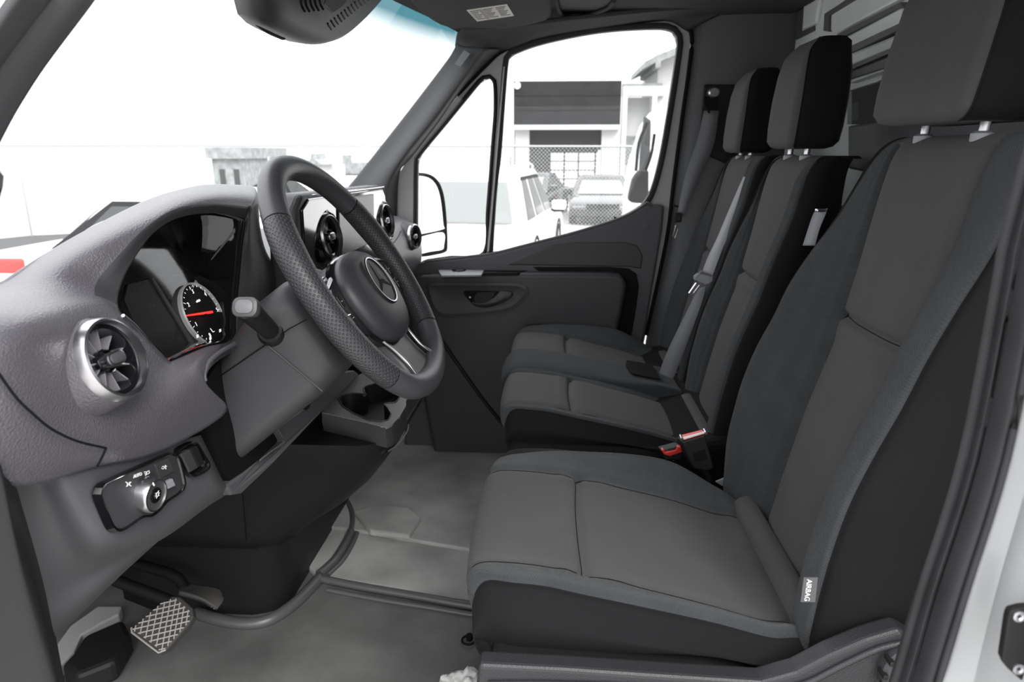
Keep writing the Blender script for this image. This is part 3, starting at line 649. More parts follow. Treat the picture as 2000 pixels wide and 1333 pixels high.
# display divider and rev counter
prism('display_divider', [onf(x, y, .004) for x, y in [(296, 543), (300, 543), (385, 678), (379, 680)]], (0, .004, 0), M['dash_smooth'], cf)
prism('display_panel', [onf(x, y, .002) for x, y in [(243, 585), (250, 556), (294, 545), (380, 682), (330, 700), (300, 672), (262, 630)]], (0, .004, 0), M['dark'], cf)
tcn = onf(398, 613, .005)
DX, DY, DZ = np.array((1., 0, 0)), FN, FUP
rg = mat('rev_ring', (.25, .25, .26), .35, emit=((.8, .8, .8), .10))
R0 = .0445
lathe('rev_counter_ring', tcn, FN, [(R0, -.006), (R0 + .0014, 0), (R0, .002), (R0 - .0008, .001), (R0 - .0012, -.006)], rg, cf, n=64, caps=False)
lathe('rev_counter_dial', tcn + DY * -.004, FN, [(R0, 0), (R0, .001)], M['black'], cf, n=48)
def pol(a, r): a = math.radians(a); return tcn + DX * r * math.cos(a) + DZ * r * math.sin(a)
# the dial runs from 0 (lower left) clockwise to 5 (right)
for k, ch in enumerate('012345'):
    a = 245 - k * 50
    p = pol(a, R0 * .74)
    text(ch, p + DY * .002, .0085, DX, DZ, M['dialprint'], cf, name='dial_numeral')
for k in range(21):
    a = 245 - k * 12.5
    L1 = .004 if k % 4 == 0 else .0022
    p, q = pol(a, R0 * .93), pol(a, R0 * .93 - L1)
    tube('dial_tick', [p + DY * .001, q + DY * .001], .0004, M['dialprint'], cf, n=5)
text('x1000', pol(90, R0 * .42) + DY * .001, .0045, DX, DZ, M['dialprint'], cf, name='dial_lettering')
na = onf(361, 618, .004); nb = onf(411, 611, .004)
ndl = obj('needle', [na + DZ * .0006, na - DZ * .0006, nb - DZ * .0016, nb + DZ * .0016, na + DZ * .0006 + DY * .004, na - DZ * .0006 + DY * .004, nb - DZ * .0016 + DY * .004, nb + DZ * .0016 + DY * .004],
          [(0, 1, 2, 3), (4, 7, 6, 5), (0, 4, 5, 1), (1, 5, 6, 2), (2, 6, 7, 3), (3, 7, 4, 0)], M['needle'], cf, smooth=False)
lathe('needle_hub', onf(398, 613, .003), FN, [(.004, 0), (.003, .003), (.002, .004)], M['black'], cf, n=20)
for (x, y) in ((386, 657), (411, 661), (430, 646)):
    p = onf(x, y, .006)
    box('telltale', p, (.005, .0006, .004), M['dialprint'], cf); 
p = onf(416, 649, .006); tube('telltale', [p + DZ * .006 - DX * .002, p, p + DX * .004], .0006, M['dialprint'], cf, n=5)

DX, DY, DZ = np.array((1., 0, 0)), np.array((0, -1., 0)), np.array((0, 0, 1.))
M['capring'] = mat('dark_grey_cap', (.06, .06, .063), .4)
def air_vent(parent, c, axis, r, n=11, up=(0, 0, 1), ring=.0045):
    """ring, recessed turbine of blades and a knurled centre knob"""
    c = np.array(c, float); ax = np.array(axis, float); ax /= np.linalg.norm(ax); x = np.cross(up, ax); x /= np.linalg.norm(x); y = np.cross(ax, x)
    v = lathe('air_vent', c, ax, [(r + .002, -.010), (r + .001, .001), (r - .001, .005), (r - .003, .006), (r - ring * .6, .004), (r - ring, -.003), (r - ring - .001, -.010)], M['chrome'], parent, n=56, xdir=x, caps=False)
    lathe('vent_bowl', c, ax, [(r - ring, -.002), (r - ring - .004, -.003), (r - ring - .005, -.012), (r - ring - .007, -.03), (.001, -.032)], M['gloss'], v, n=48, xdir=x, caps=False)
    ro = r - ring - .005
    for k in range(n):
        a = 2 * math.pi * (k + .3) / n; rd = math.cos(a) * x + math.sin(a) * y; tg_ = -math.sin(a) * x + math.cos(a) * y
        P0, P1 = c + rd * ro * .36 - ax * .010, c + rd * ro * 1.0 - ax * .009
        w = .0007
        V = []
        for P in (P0, P1):
            for s in (-1, 1):
                for d in (0, -.013): V.append(P + tg_ * (s * w + (0 if d == 0 else .0012)) + ax * d)
        fixn(obj('blade', V, [(0, 1, 3, 2), (4, 6, 7, 5), (0, 4, 5, 1), (2, 3, 7, 6), (0, 2, 6, 4), (1, 5, 7, 3)], M['blade'], v, smooth=False))
    lathe('vent_hub_ring', c - ax * .008, ax, [(ro * .40, -.004), (ro * .40, .001), (ro * .36, .0015), (ro * .34, -.004)], M['gloss'], v, n=32, xdir=x, caps=False)
    kn = rings('vent_knob', [rrect(c + ax * h, x, y, r * .31 * s, r * .18 * s, r * .16 * s, 6) for h, s in ((-.012, .8), (-.002, .95), (.002, 1), (.004, .93), (.0045, .8))], M['chrome'], v, capb=True, ang=40)
    rings('knob_insert', [rrect(c + ax * h, x, y, r * .24 * s, r * .12 * s, r * .11 * s, 6) for h, s in ((.004, 1), (.0055, .96), (.006, .8))], M['capring'], v, capb=True, ang=40)
    return v
# left vent : fit the ring axis to the way it faces (rearwards and towards the door)
vc = at(222, 701, 'y', .402)
va = np.array((-.04, -.92, .31))
air_vent(db, vc, va, .0385)
# socket disc below the vent ring
lathe('vent_socket', vc, va, [(.046, -.03), (.0425, -.012), (.0405, -.005), (.038, -.005)], M['dash'], db, n=48, caps=False)
# side vent for the door window
sv_ = prism('side_vent_frame', L_('y', .432, [(-30, 690), (0, 738), (25, 766), (42, 790), (30, 808), (0, 822), (-40, 830)]), (.0, .03, 0), M['black'], db, bevel=.003)
for k, yy in enumerate((768, 788, 806)):
    prism('slat', L_('y', .429, [(-40, yy - 12), (22 + k * 3, yy - 4), (22 + k * 3, yy + 1), (-40, yy - 2)]), (.0, .02, .003), M['dash_smooth'], sv_)
# seam between pad and lower corner panel
tube('pad_seam', L_('y', .4125, [(-8, 722), (30, 775), (60, 805), (100, 838), (150, 862), (207, 876)]), .0011, M['black'], db, smooth=6)
tube('pad_seam', L_('y', .4185, [(207, 876), (200, 892), (190, 911)]), .0011, M['black'], db, smooth=3)

# knee panel with the light switch
kp = surf('knee_panel', [
    g3([(-60, 960, .485), (25, 948, .475), (78, 938, .466), (130, 924, .443), (250, 893, .441), (392, 850, .440)]),
    g3([(-50, 1040, .495), (38, 1015, .482), (100, 1003, .470), (163, 985, .442), (275, 948, .4395), (414, 895, .438)]),
    g3([(-40, 1110, .50), (55, 1090, .49), (130, 1078, .476), (212, 1062, .442), (318, 1028, .440), (436, 940, .438)]),
    g3([(-20, 1190, .51), (78, 1165, .50), (150, 1135, .490), (235, 1090, .472), (335, 1042, .462), (446, 953, .446)]),
    g3([(0, 1330, .52), (105, 1241, .51), (175, 1178, .50), (262, 1098, .49), (350, 1026, .485), (456, 958, .48)]),
    g3([(20, 1330, .60), (120, 1235, .62), (185, 1172, .62), (268, 1094, .62), (354, 1022, .62), (458, 956, .62)])],
    [M['trimgrey']], db, su=6, sv=6, thick=.004, inside=(.7, .9, .9))
tube('knee_panel_edge', g3([(26, 951, .459), (45, 1040, .474), (62, 1105, .482), (82, 1172, .492), (104, 1238, .508)]), .0012, M['black'], db, smooth=5)
# panel recess : switch cluster
sp = [(190, 966), (196, 950), (215, 938), (325, 889), (338, 886), (346, 893), (357, 935), (358, 950), (350, 962), (322, 982), (310, 996), (292, 1010), (274, 1012), (238, 1036), (224, 1038), (214, 1028), (196, 985)]
P = resamp(g3([(x, y, .4335) for x, y in sp]), 60, True, 4); pc = P.mean(0)
sw = rings('light_switch_panel', [pc + (P - pc) * 1.03 + DY * -.004, pc + (P - pc) * 1.0 + DY * .0035, pc + (P - pc) * .965 + DY * .003, pc + (P - pc) * .95 + DY * .001, pc + (P - pc) * .935 + DY * .0015], [M['gloss'], M['dash_smooth']], db, capb=True, ang=30)
sw.data.polygons.foreach_set('material_index', [1 if len(p.vertices) > 4 else 0 for p in sw.data.polygons])
kc = at(289, 966, 'y', .428); ka = np.array((-.10, -1, -.05))
kb = lathe('rotary_light_knob', kc, ka, [(.0195, -.004), (.0190, .008), (.0175, .0105), (.0160, .0105), (.0155, .0085), (.001, .0085)], [M['chrome'], M['dash_smooth']], sw, n=48, matf=lambda i: 1 if i >= 4 else 0)
lathe('knob_button', kc, ka, [(.0085, .0085), (.0083, .0098), (.001, .0100)], M['gloss'], kb, n=32)
for k in range(8):
    a = k * math.pi / 4; tube('knob_symbol_ray', [kc - DY * -.0106 + .0024 * (DX * math.cos(a) + DZ * math.sin(a)), kc + DY * .0106 + .0042 * (DX * math.cos(a) + DZ * math.sin(a))], .00035, M['print'], kb, n=5)
tube('knob_symbol', [kc + DY * .0105 + .0022 * (DX * math.cos(a) + DZ * math.sin(a)) for a in np.linspace(0, 2 * math.pi, 12, endpoint=False)], .0004, M['print'], kb, n=5, closed=True, up=(0, 1, 0))
tube('pointer_mark', [kc + DY * .011 + DZ * .0128 - DX * .004, kc + DY * .011 + DZ * .0165 - DX * .0055], .0009, M['print'], kb, n=6)
YS = .4300
text('AUTO', at(269, 929, 'y', YS), .0052, at(280, 925, 'y', YS) - at(258, 933, 'y', YS), DZ, M['print'], sw)
def mark(pts, r=.0005, closed=False): return tube('symbol', [at(x, y, 'y', YS) for x, y in pts], r, M['print'], sw, n=5, up=(0, 1, 0), closed=closed)
mark([(246, 942), (250, 946)]); mark([(256, 942), (252, 946)]); mark([(247, 951), (250, 947)]); mark([(256, 950), (252, 947)]); mark([(249, 943), (249, 950)]); mark([(253, 942), (253, 949)])
mark([(287, 922), (291, 920), (292, 924), (289, 927), (286, 926)], closed=True); mark([(282, 923), (286, 922)]); mark([(283, 926), (286, 925)]); mark([(284, 929), (287, 927)])
b1_ = prism('fog_light_button', g3([(303, 908, .4300), (330, 895, .4300), (341, 921, .4300), (313, 936, .4300)]), (0, .004, 0), M['dash_smooth'], sw, bevel=.0012)
mark2 = lambda pts: tube('symbol', [at(x, y, 'y', .4293) for x, y in pts], .0005, M['print'], b1_, n=5, up=(0, 1, 0))
mark2([(317, 912), (320, 911), (321, 915), (318, 917), (316, 915)]); mark2([(323, 909), (324, 917)]); mark2([(321, 912), (326, 911)])
prism('dimmer_wheel', g3([(324, 943, .4275), (338, 935, .4275), (344, 949, .4275), (330, 956, .4275)]), (0, .005, 0), M['belt'], sw, bevel=.0012)
mark([(318, 948), (320, 946), (321, 952), (318, 954)], .0006); mark([(311, 938), (312, 939)], .0008)
# second switch
P = resamp(g3([(x, y, .4338) for x, y in [(348, 886), (352, 876), (372, 865), (384, 866), (396, 885), (408, 905), (408, 914), (400, 922), (380, 932), (371, 930), (362, 918)]]), 48, True, 4); pc = P.mean(0)
s2 = rings('rocker_switch', [pc + (P - pc) * 1.04 + DY * -.004, pc + (P - pc) * 1.0 + DY * .002, pc + (P - pc) * .92 + DY * .001, pc + (P - pc) * .88 - DY * .004], M['gloss'], db, capb=True, ang=30)
prism('rocker_half', g3([(354, 888, .4300), (372, 878, .4300), (388, 914, .4300), (371, 924, .4300)]), (0, .008, 0), M['dash_smooth'], s2, bevel=.0015)
prism('rocker_half', g3([(373, 877, .4305), (386, 871, .4305), (401, 906, .4305), (389, 913, .4305)]), (0, .008, 0), M['dark'], s2, bevel=.0015)

# lower edge trim running to the centre
prism('lower_trim_band', g3([(441, 950, .44), (479, 923, .44), (510, 897, .44), (546, 872, .43), (554, 862, .43), (548, 850, .43), (541, 838, .43), (575, 812, .43), (600, 795, .43), (608, 770, .43), (640, 746, .43), (663, 728, .43), (692, 724, .43), (703, 732, .43), (629, 806, .43), (536, 905, .43), (473, 965, .44), (454, 968, .44)]), (0, .05, 0), M['trimgrey'], db, bevel=.004, seg=3)
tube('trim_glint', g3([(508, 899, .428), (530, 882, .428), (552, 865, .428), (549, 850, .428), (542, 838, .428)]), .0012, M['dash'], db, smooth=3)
lathe('ignition_knob', at(588, 790, 'y', .44), (-.3, -1, .25), [(.016, -.02), (.016, .002), (.011, .010), (.010, .012)], M['dark'], db, n=24)
prism('dash_end_cap', [(.60, y, z) for y, z in ((.475, .60), (.455, .72), (.47, .82), (.54, .855), (.66, .84), (.90, .79), (1.08, .785), (1.08, .56), (.54, .56))], (.03, 0, 0), M['trimgrey'], db, bevel=.004)
# body of the dash behind the pads
prof = [(.54, .56), (.505, .60), (.495, .70), (.50, .755), (.54, .79), (.62, .80), (.80, .79), (1.08, .78), (1.08, .56), (.62, .56)]
dprof = lambda x, s=1, dz=0: [(x, .5 + (y - .5) * s, z + dz) for y, z in prof]
prism('dash_core', dprof(.60), (1.62, 0, 0), M['dash_smooth'], db, bevel=.012, seg=3)
surf('passenger_dash', [[(x, y, z + dz) for x, dz in ((1.50, -.02), (1.62, -.004), (1.78, .002), (1.95, .008), (2.10, .010), (2.20, .0), (2.235, -.02))] for y, z in
     ((.60, .810), (.54, .826), (.485, .822), (.45, .800), (.432, .765), (.428, .72), (.437, .67), (.455, .62), (.49, .55))], M['dash'], db, thick=.004, inside=(1.9, .6, .6))
tube('passenger_seam', [(1.80, .4205, .79), (1.86, .420, .80), (1.90, .421, .812)], .0012, M['black'], db, n=6)
air_vent(db, at(810, 462, 'y', .416), (-.28, -.95, .08), .037, n=9)
lathe('vent_socket', at(810, 462, 'y', .416), (-.28, -.95, .08), [(.047, -.03), (.042, -.012), (.0385, -.004), (.036, -.004)], M['dash'], db, n=40, caps=False)

# centre display between two vents
cd = db
yd = .425
o0 = [(1.155, .955), (1.70, .945), (1.735, .93), (1.75, .90), (1.74, .76), (1.18, .74), (1.13, .76), (1.115, .80), (1.12, .93)]
prism('centre_display', [(x, yd - (z - .85) * .04, z) for x, z in o0], (0, .05, 0), M['dash_smooth'], cd, bevel=.012, seg=4, label='glossy black centre display with a round vent at each end')
prism('screen_glass', [(x, yd - .004 - (z - .85) * .04, z) for x, z in [(1.175, .945), (1.70, .937), (1.725, .92), (1.735, .89), (1.72, .78), (1.19, .76), (1.15, .78), (1.14, .93)]], (0, .006, 0), M['gloss'], cd, bevel=.003)
prism('screen_bezel', [(x, yd - .0075 - (z - .85) * .04, z) for x, z in [(1.33, .935), (1.60, .93), (1.60, .82), (1.33, .82)]], (0, .004, 0), mat('dark_screen', (.02, .021, .022), .25), cd, bevel=.002)
tube('chrome_edge', [(x, yd - .006 - (z - .85) * .04, z) for x, z in [(1.18, .951), (1.45, .946), (1.70, .942)]], .0018, M['bright'], cd, n=6)
for (x, y) in ((646, 462), (755, 431)):
    c = at(x, y, 'y', .412)
    v = air_vent(cd, c, (-.12, -1, .15), .041, n=9)
    lathe('vent_bezel', c, (-.12, -1, .15), [(.052, -.02), (.050, .0), (.046, .002), (.042, -.002)], M['gloss'], v, n=40, caps=False)

# ================================================================== STEERING COLUMN AND WHEEL
WC = np.array((.97, .274, .845)); WT = .566
WU = np.array((1., 0, 0)); WV = np.array((0, math.sin(WT), math.cos(WT))); WN = np.array((0, -math.cos(WT), math.sin(WT)))
def Wp(u, v, w): return WC + u * WU + v * WV + w * WN
sc = thing('steering_column', 'dark grey steering column cowl with an indicator stalk', 'steering column', (.97, .42, .62))
def sec(w, hu, v1, v0, r, du=0): return rrect(Wp(du, (v1 + v0) / 2, w), WU, WV, hu, (v1 - v0) / 2, r, 6)
rings('column_cowl', [sec(-.062, .070, .030, -.062, .045), sec(-.066, .088, .046, -.082, .045), sec(-.078, .097, .053, -.096, .036), sec(-.12, .101, .049, -.104, .028), sec(-.2, .104, .020, -.112, .026), sec(-.31, .106, -.03, -.125, .026)], M['dash_smooth'], sc, capa=True, capb=True, ang=60)
cw = bpy.data.objects['column_cowl']
tube('cowl_seam', [Wp(-.1045, v, w) for v, w in ((-.005, -.062), (-.003, -.09), (-.004, -.15), (-.006, -.22))] , .0009, M['black'], cw, n=6)
tube('cowl_seam', [Wp(-.1035, v, w) for v, w in ((-.006, -.13), (-.05, -.118), (-.098, -.105))] , .0008, M['trimgrey'], cw, n=6)
# column surround: the dark gap in the dash
prism('column_gap', g3([(398, 752, .43), (430, 702, .45), (470, 655, .46), (560, 640, .46), (640, 700, .45), (600, 790, .44), (545, 850, .44), (552, 866, .44), (450, 945, .445), (420, 860, .44)]), (0, .03, 0), M['black'], sc)
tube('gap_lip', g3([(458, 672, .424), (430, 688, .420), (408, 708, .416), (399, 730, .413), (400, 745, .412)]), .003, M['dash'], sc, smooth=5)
# indicator stalk
s0 = Wp(-.095, .005, -.118); s1 = at(480, 601, 'x', .785)
dS = (s1 - s0) / np.linalg.norm(s1 - s0)
st = tube('indicator_stalk', [s0, s0 + dS * .02, s0 + dS * .04, s1 - dS * .012, s1 - dS * .003, s1], [.011, .0125, .013, .0145, .0150, .0140], M['dark'], sc, n=20)
lathe('stalk_boot', s0, dS, [(.019, -.014), (.019, .004), (.016, .010), (.012, .010)], M['dark'], sc, n=24)
sx = np.cross((0, 0, 1.), dS); sx /= np.linalg.norm(sx); sy = np.cross(dS, sx)
nax = -FWD * .55 + dS * .55; nax = np.array(nax) / np.linalg.norm(nax); sx = np.cross((0, 0, 1.), nax); sx /= np.linalg.norm(sx); sy = np.cross(nax, sx)
rings('stalk_end_cap', [rrect(s1 + nax * h, sx, sy, .0155 * s, .0125 * s, .009 * s, 6) for h, s in ((-.008, .95), (.002, 1.0), (.0045, .95), (.005, .88))], M['capring'], st, capa=True, capb=True, ang=40)
rings('wiper_button', [rrect(s1 + nax * h, sx, sy, .0108 * s, .0085 * s, .0065 * s, 6) for h, s in ((.004, 1.0), (.0068, .96), (.0072, .88))], M['capgrey'], st, capb=True, ang=40)

sw_ = thing('steering_wheel', 'black leather steering wheel with perforated grips and a round star emblem', 'steering wheel', tuple(WC))
R = .1845
ths = np.linspace(0, 2 * math.pi, 145)[:-1]
def rimc(t):
    v = R * math.sin(t)
    if v < -.155: v = -.155 - (abs(v) - .155) * .72     # flattened bottom
    return Wp(R * math.cos(t), v, 0)
def rimsec(t, k=18, f=1.0):
    c = rimc(t); rd = c - WC; rd /= np.linalg.norm(rd)
    grip = 1.0 + .10 * math.exp(-((math.sin(t) - .42) / .22) ** 2) + .05 * math.exp(-((math.sin(t) + .1) / .5) ** 2)
    a = np.linspace(0, 2 * math.pi, k, endpoint=False)
    return c + f * grip * (.0178 * np.outer(np.cos(a), rd) + .0168 * np.outer(np.sin(a), WN))
M['perf'] = mat('perforated_leather', (.032, .032, .035), .45)
nt = M['perf'].node_tree; b_ = nt.nodes['Principled BSDF']; t_ = nt.nodes.new('ShaderNodeTexCoord'); v_ = nt.nodes.new('ShaderNodeTexVoronoi'); v_.inputs['Scale'].default_value = 1.0; v_.inputs['Randomness'].default_value = 0; mp_ = nt.nodes.new('ShaderNodeMapping'); mp_.inputs['Rotation'].default_value = (0, 0, .785); v_.voronoi_dimensions = '2D'
mr_ = nt.nodes.new('ShaderNodeMapRange'); mr_.inputs['From Min'].default_value = .16; mr_.inputs['From Max'].default_value = .32; bp_ = nt.nodes.new('ShaderNodeBump'); bp_.inputs['Strength'].default_value = .9; bp_.inputs['Distance'].default_value = .0014
nt.links.new(t_.outputs['UV'], mp_.inputs[0]); nt.links.new(mp_.outputs[0], v_.inputs['Vector']); nt.links.new(v_.outputs['Distance'], mr_.inputs['Value']); nt.links.new(mr_.outputs[0], bp_.inputs['Height']); nt.links.new(bp_.outputs[0], b_.inputs['Normal'])
def rimpart(name, t0, t1, m, f=1.0, n=40, label=None):
    return rings(name, [rimsec(t, f=f) for t in np.linspace(t0, t1, n)], m, sw_, capa=True, capb=True, ang=60, label=label)
r_ = math.radians
def grip_uv(o, n, k, L):
    uv = o.data.uv_layers.new(name='UVMap'); Ld = o.data.loops
    for p in o.data.polygons:
        js = [v % k for v in p.vertices]; wrap = max(js) == k - 1 and min(js) == 0
        for li in p.loop_indices:
            v = Ld[li].vertex_index; i, j = v // k, v % k
            if wrap and j == 0: j = k
            uv.data[li].uv = (i / (n - 1) * L / .0046, j / k * .109 / .0046)
rimpart('rim_leather', r_(37), r_(143), M['leather'], label='smooth leather upper rim')
for a0_, a1_ in ((143.7, 221), (-41, 36.3)): grip_uv(rimpart('grip', r_(a0_), r_(a1_), M['perf'], f=1.015, label='perforated leather grip'), 40, 18, R * r_(a1_ - a0_))
rimpart('rim_leather', r_(221.7), r_(318.3), M['leather'], label='smooth leather lower rim')
for t in (36.7, 143.3, 221.3, 318.7): rimpart('rim_seam', r_(t - .25), r_(t + .25), M['black'], f=.99, n=2)
# hub
hs = [(-.070, 1.0), (-.045, 1.05), (-.02, 1.0)]
def hub(w, s, dv=-.026, k=40):
    a = np.linspace(0, 2 * np.pi, k, endpoint=False); P = []
    for q in a:
        x, y = math.cos(q), math.sin(q)
        sx_, sy_ = .098, (.072 if y > 0 else .082)
        e = .86
        P.append(Wp(s * sx_ * np.sign(x) * abs(x) ** e * (1 - .10 * max(0, -y)), dv + s * sy_ * np.sign(y) * abs(y) ** e, w))
    return np.array(P)
rings('wheel_back_cover', [hub(-.066, .75), hub(-.064, .88), hub(-.045, .93), hub(-.020, .93), hub(-.016, .90)], M['dark'], sw_, capa=True, capb=True, ang=50)
rings('hub_surround', [hub(-.020, .98), hub(-.012, 1.0), hub(-.008, .97), hub(-.007, .90)], M['gloss'], sw_, capa=True, capb=True, ang=40)
rings('airbag_cover', [hub(-.010, .93), hub(-.004, .955), hub(.004, .94), hub(.011, .86), hub(.016, .70), hub(.0195, .46), hub(.0205, .2)], M['pad'], sw_, capb=True, ang=60)
# emblem: ring with a three-pointed star
ec = Wp(0, -.016, .0205)
eb = lathe('emblem', ec, WN, [(.039, -.004), (.039, .001), (.0375, .0024), (.0355, .0022), (.0345, .0004), (.001, .0004)], [M['chrome'], M['dark']], sw_, n=56, xdir=WU, matf=lambda i: 1 if i in (0, 4) else (0 if i in (2, ) else 1))
V = [ec + WN * .0042]; Fs = []
for k in range(3):
    a = math.radians(90 + 120 * k); V.append(ec + .0345 * (WU * math.cos(a) + WV * math.sin(a)) + WN * .0012)
    a2 = a + math.radians(60); V.append(ec + .0045 * (WU * math.cos(a2) + WV * math.sin(a2)) + WN * .0006)
for k in range(6): Fs.append((0, 1 + k, 1 + (k + 1) % 6))
obj('emblem_star', V, Fs, M['chrome'], eb, smooth=False)
# side spokes
def spoke(s):
    o = [Wp(s * u, v, -.006) for u, v in ((.085, .022), (.12, .012), (.150, .008), (.172, .004), (.176, -.02), (.172, -.052), (.150, -.058), (.12, -.064), (.085, -.070))]
    p = prism('spoke', o, -WN * .016, M['gloss'], sw_, bevel=.003)
    e = [Wp(s * u, v, -.0035) for u, v in ((.094, .024), (.13, .014), (.160, .008), (.160, .004), (.13, .010), (.094, .019))]
    prism('spoke_trim', e, -WN * .005, M['chrome'], p, bevel=.0008)
    for i in range(3):
        for j in range(2):
            c = Wp(s * (.112 + .020 * i), -.010 - .026 * j, -.0052)
            box('button', c, (.013, .018, .0022), M['gloss'], p, bevel=.0008, R=np.array([WU, WV, WN]).T)
            tube('button_mark', [c + WN * .0016 - WU * .0022, c + WN * .0016 + WU * .0022], .0004, M['print'], p, n=5)
    tube('button_rail', [Wp(s * .118, -.030, -.003), Wp(s * .150, -.027, -.003)], .0012, M['bright'], p, n=6)
spoke(-1); spoke(1)
# satin sleeve on the near spoke and the split lower spoke
o = [Wp(u, v, w) for u, v, w in ((-.090, .030, -.010), (-.135, .026, -.012), (-.150, .012, -.012), (-.14, .006, -.012), (-.092, .010, -.010))]
prism('spoke_sleeve', o, -WN * .018, M['chrome'], sw_, bevel=.003)
lo = surf('lower_spoke', [[Wp(u * f, v, w) for u in (-.048, -.03, 0, .03, .048)] for f, v, w in ((1.25, -.085, -.012), (1.05, -.105, -.010), (.98, -.13, -.006), (1.15, -.155, -.002), (1.5, -.168, .001))], M['pad'], sw_, thick=.016, inside=Wp(0, -.12, -.06))
for s in (-1, 1):
    tube('lower_spoke_trim', [Wp(s * .060, -.088, -.008), Wp(s * .052, -.11, -.004), Wp(s * .050, -.135, -.000), Wp(s * .062, -.160, .006)], .0024, M['chrome'], sw_, smooth=5)
# shift paddle behind the near spoke
pd = prism('shift_paddle', [Wp(-.115, .022, -.036), Wp(-.100, .034, -.036), Wp(-.128, -.03, -.034), Wp(-.118, -.072, -.034), Wp(-.106, -.074, -.034), Wp(-.100, -.04, -.036)], -WN * .006, M['dash_smooth'], sw_, bevel=.002)
tube('paddle_edge', [Wp(-.100, .030, -.031), Wp(-.118, .0, -.031), Wp(-.120, -.04, -.030), Wp(-.110, -.074, -.030)], .0014, M['belt'], pd, smooth=4)

# ================================================================== CENTRE CONSOLE
cc = thing('centre_console', 'tall black centre console with a grey three-lobed cup holder tray', 'console', (1.5, .7, 0))
def con(z, nx, y0, dy=0, fx=1.95, r=.06):
    return resamp(np.array([(nx + .04, 1.0, z), (nx, .90, z), (nx, y0 + r, z), (nx + r * .35, y0 + r * .3, z), (nx + r, y0, z), (fx - .12, y0 - .005, z), (fx, y0 + .04, z), (fx + .02, 1.0, z)]), 60, True)
rings('console_base', [con(0, 1.305, .60), con(.02, 1.305, .60), con(.12, 1.29, .585), con(.198, 1.275, .570)], M['dark'], cc, ang=60)
cb = rings('console_body', [con(.200, 1.268, .560), con(.203, 1.262, .552), con(.24, 1.25, .515, fx=1.8), con(.30, 1.235, .435, fx=1.72), con(.36, 1.22, .375, fx=1.68), con(.42, 1.195, .330, fx=1.62), con(.462, 1.175, .302, fx=1.6), con(.49, 1.165, .292, fx=1.58)], M['dark'], cc, capb=True, ang=60)
tube('console_seam', [(1.259, .95, .20), (1.259, .62, .203)], .0012, M['black'], cc, n=6)
tube('console_seam', L_('x', 1.262, [(482, 1066)]) + L_('x', 1.20, [(474, 966)]), .0010, M['black'], cc, n=6)
# tray
To = L_('z', .530, [(629, 806), (632, 799), (701, 733), (724, 720)]) + [np.array((1.56, .43, .53)), np.array((1.58, .30, .53)), np.array((1.54, .285, .53))] + L_('z', .53, [(793, 783), (793, 793), (780, 815), (765, 830), (755, 835), (745, 833), (700, 822)])
To = np.array([p for p in To]); 
hole = resamp(L_('z', .530, [(661, 781), (669, 772), (686, 769), (707, 770), (717, 773), (712, 768), (710, 760), (715, 755), (728, 752)]) + [np.array((1.46, .36, .53)), np.array((1.45, .33, .53)), np.array((1.40, .315, .53))] + L_('z', .53, [(778, 781), (772, 788), (755, 788), (749, 790), (757, 798), (764, 810), (759, 821), (743, 825), (717, 821), (690, 808), (671, 796)]), 90, True)
tp = plate('cup_holder_tray', To, [hole], (0, 0, -.004), mat('grey_tray_plastic', (.19, .19, .185), .45, bump=(900, .15, 'noise')), cc, bevel=.002)
Tr = resamp(To, 80, True); tcn2 = Tr.mean(0)
rings('tray_skirt', [Tr + np.array((0, 0, -.001)), tcn2 + (Tr - tcn2) * 1.012 + np.array((0, 0, -.02)), tcn2 + (Tr - tcn2) * 1.0 + np.array((.004, 0, -.044))], M['dash_smooth'], tp, ang=50)
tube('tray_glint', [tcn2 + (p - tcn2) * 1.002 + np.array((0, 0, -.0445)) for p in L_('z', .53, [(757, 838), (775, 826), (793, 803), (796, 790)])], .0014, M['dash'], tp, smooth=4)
hc = hole.mean(0)
rings('cup_well', [hole + np.array((0, 0, .0004)), hc + (hole - hc) * .98 + np.array((0, 0, -.006)), hc + (hole - hc) * .93 + np.array((0, 0, -.07))], M['dark'], tp, capb=True, ang=70)
tube('well_rim', [p + np.array((0, 0, .0006)) for p in hole], .0015, M['dash_smooth'], tp, closed=True, n=6)

# pedals
bp = thing('brake_pedal', 'worn rubber brake pedal with a diamond tread', 'pedal', (1.05, .80, .10))
cn = [at(x, y, 'z', z) for x, y, z in ((262, 1222, .125), (338, 1156, .165), (386, 1196, .165), (312, 1280, .115))]
cn = [at(252, 1232, 'x', 1.06), at(338, 1157, 'x', 1.12), at(386, 1200, 'x', 1.08), at(316, 1280, 'x', 1.02)]
o_, e1, e2 = cn[0], cn[3] - cn[0], cn[1] - cn[0]
nn = np.cross(e1, e2); nn /= np.linalg.norm(nn); 
if nn[2] < 0: nn = -nn
def PQ(a, b, h=0): 
    return (1 - a) * (1 - b) * cn[0] + a * (1 - b) * cn[3] + (1 - a) * b * cn[1] + a * b * cn[2] + nn * h
lp = [PQ(.0, .06), PQ(.0, .75), PQ(.06, .93), PQ(.25, 1.02), PQ(.75, 1.02), PQ(.95, .92), PQ(1, .75), PQ(1, .12), PQ(.92, .0), PQ(.1, -.01)]
pr_ = prism('pedal_pad', lp, -nn * .016, M['rib'], bp, bevel=.003)
for k in range(-5, 8):
    for d in (1, -1):
        # diagonal ridges clipped to the pad
        P = []
        for s in np.linspace(0.03, .97, 40):
            b = (k / 6.0 + s * 1.0) if d == 1 else (k / 6.0 + (1 - s) * 1.0)
            b2 = b
            if .04 < b2 < .96 and not (b2 > .86 and (s < .12 or s > .88)): P.append(PQ(s, b2, .001))
        if len(P) > 3: tube('tread_ridge', [P[0], P[-1]], .0014, M['ribtop'], bp, n=5)
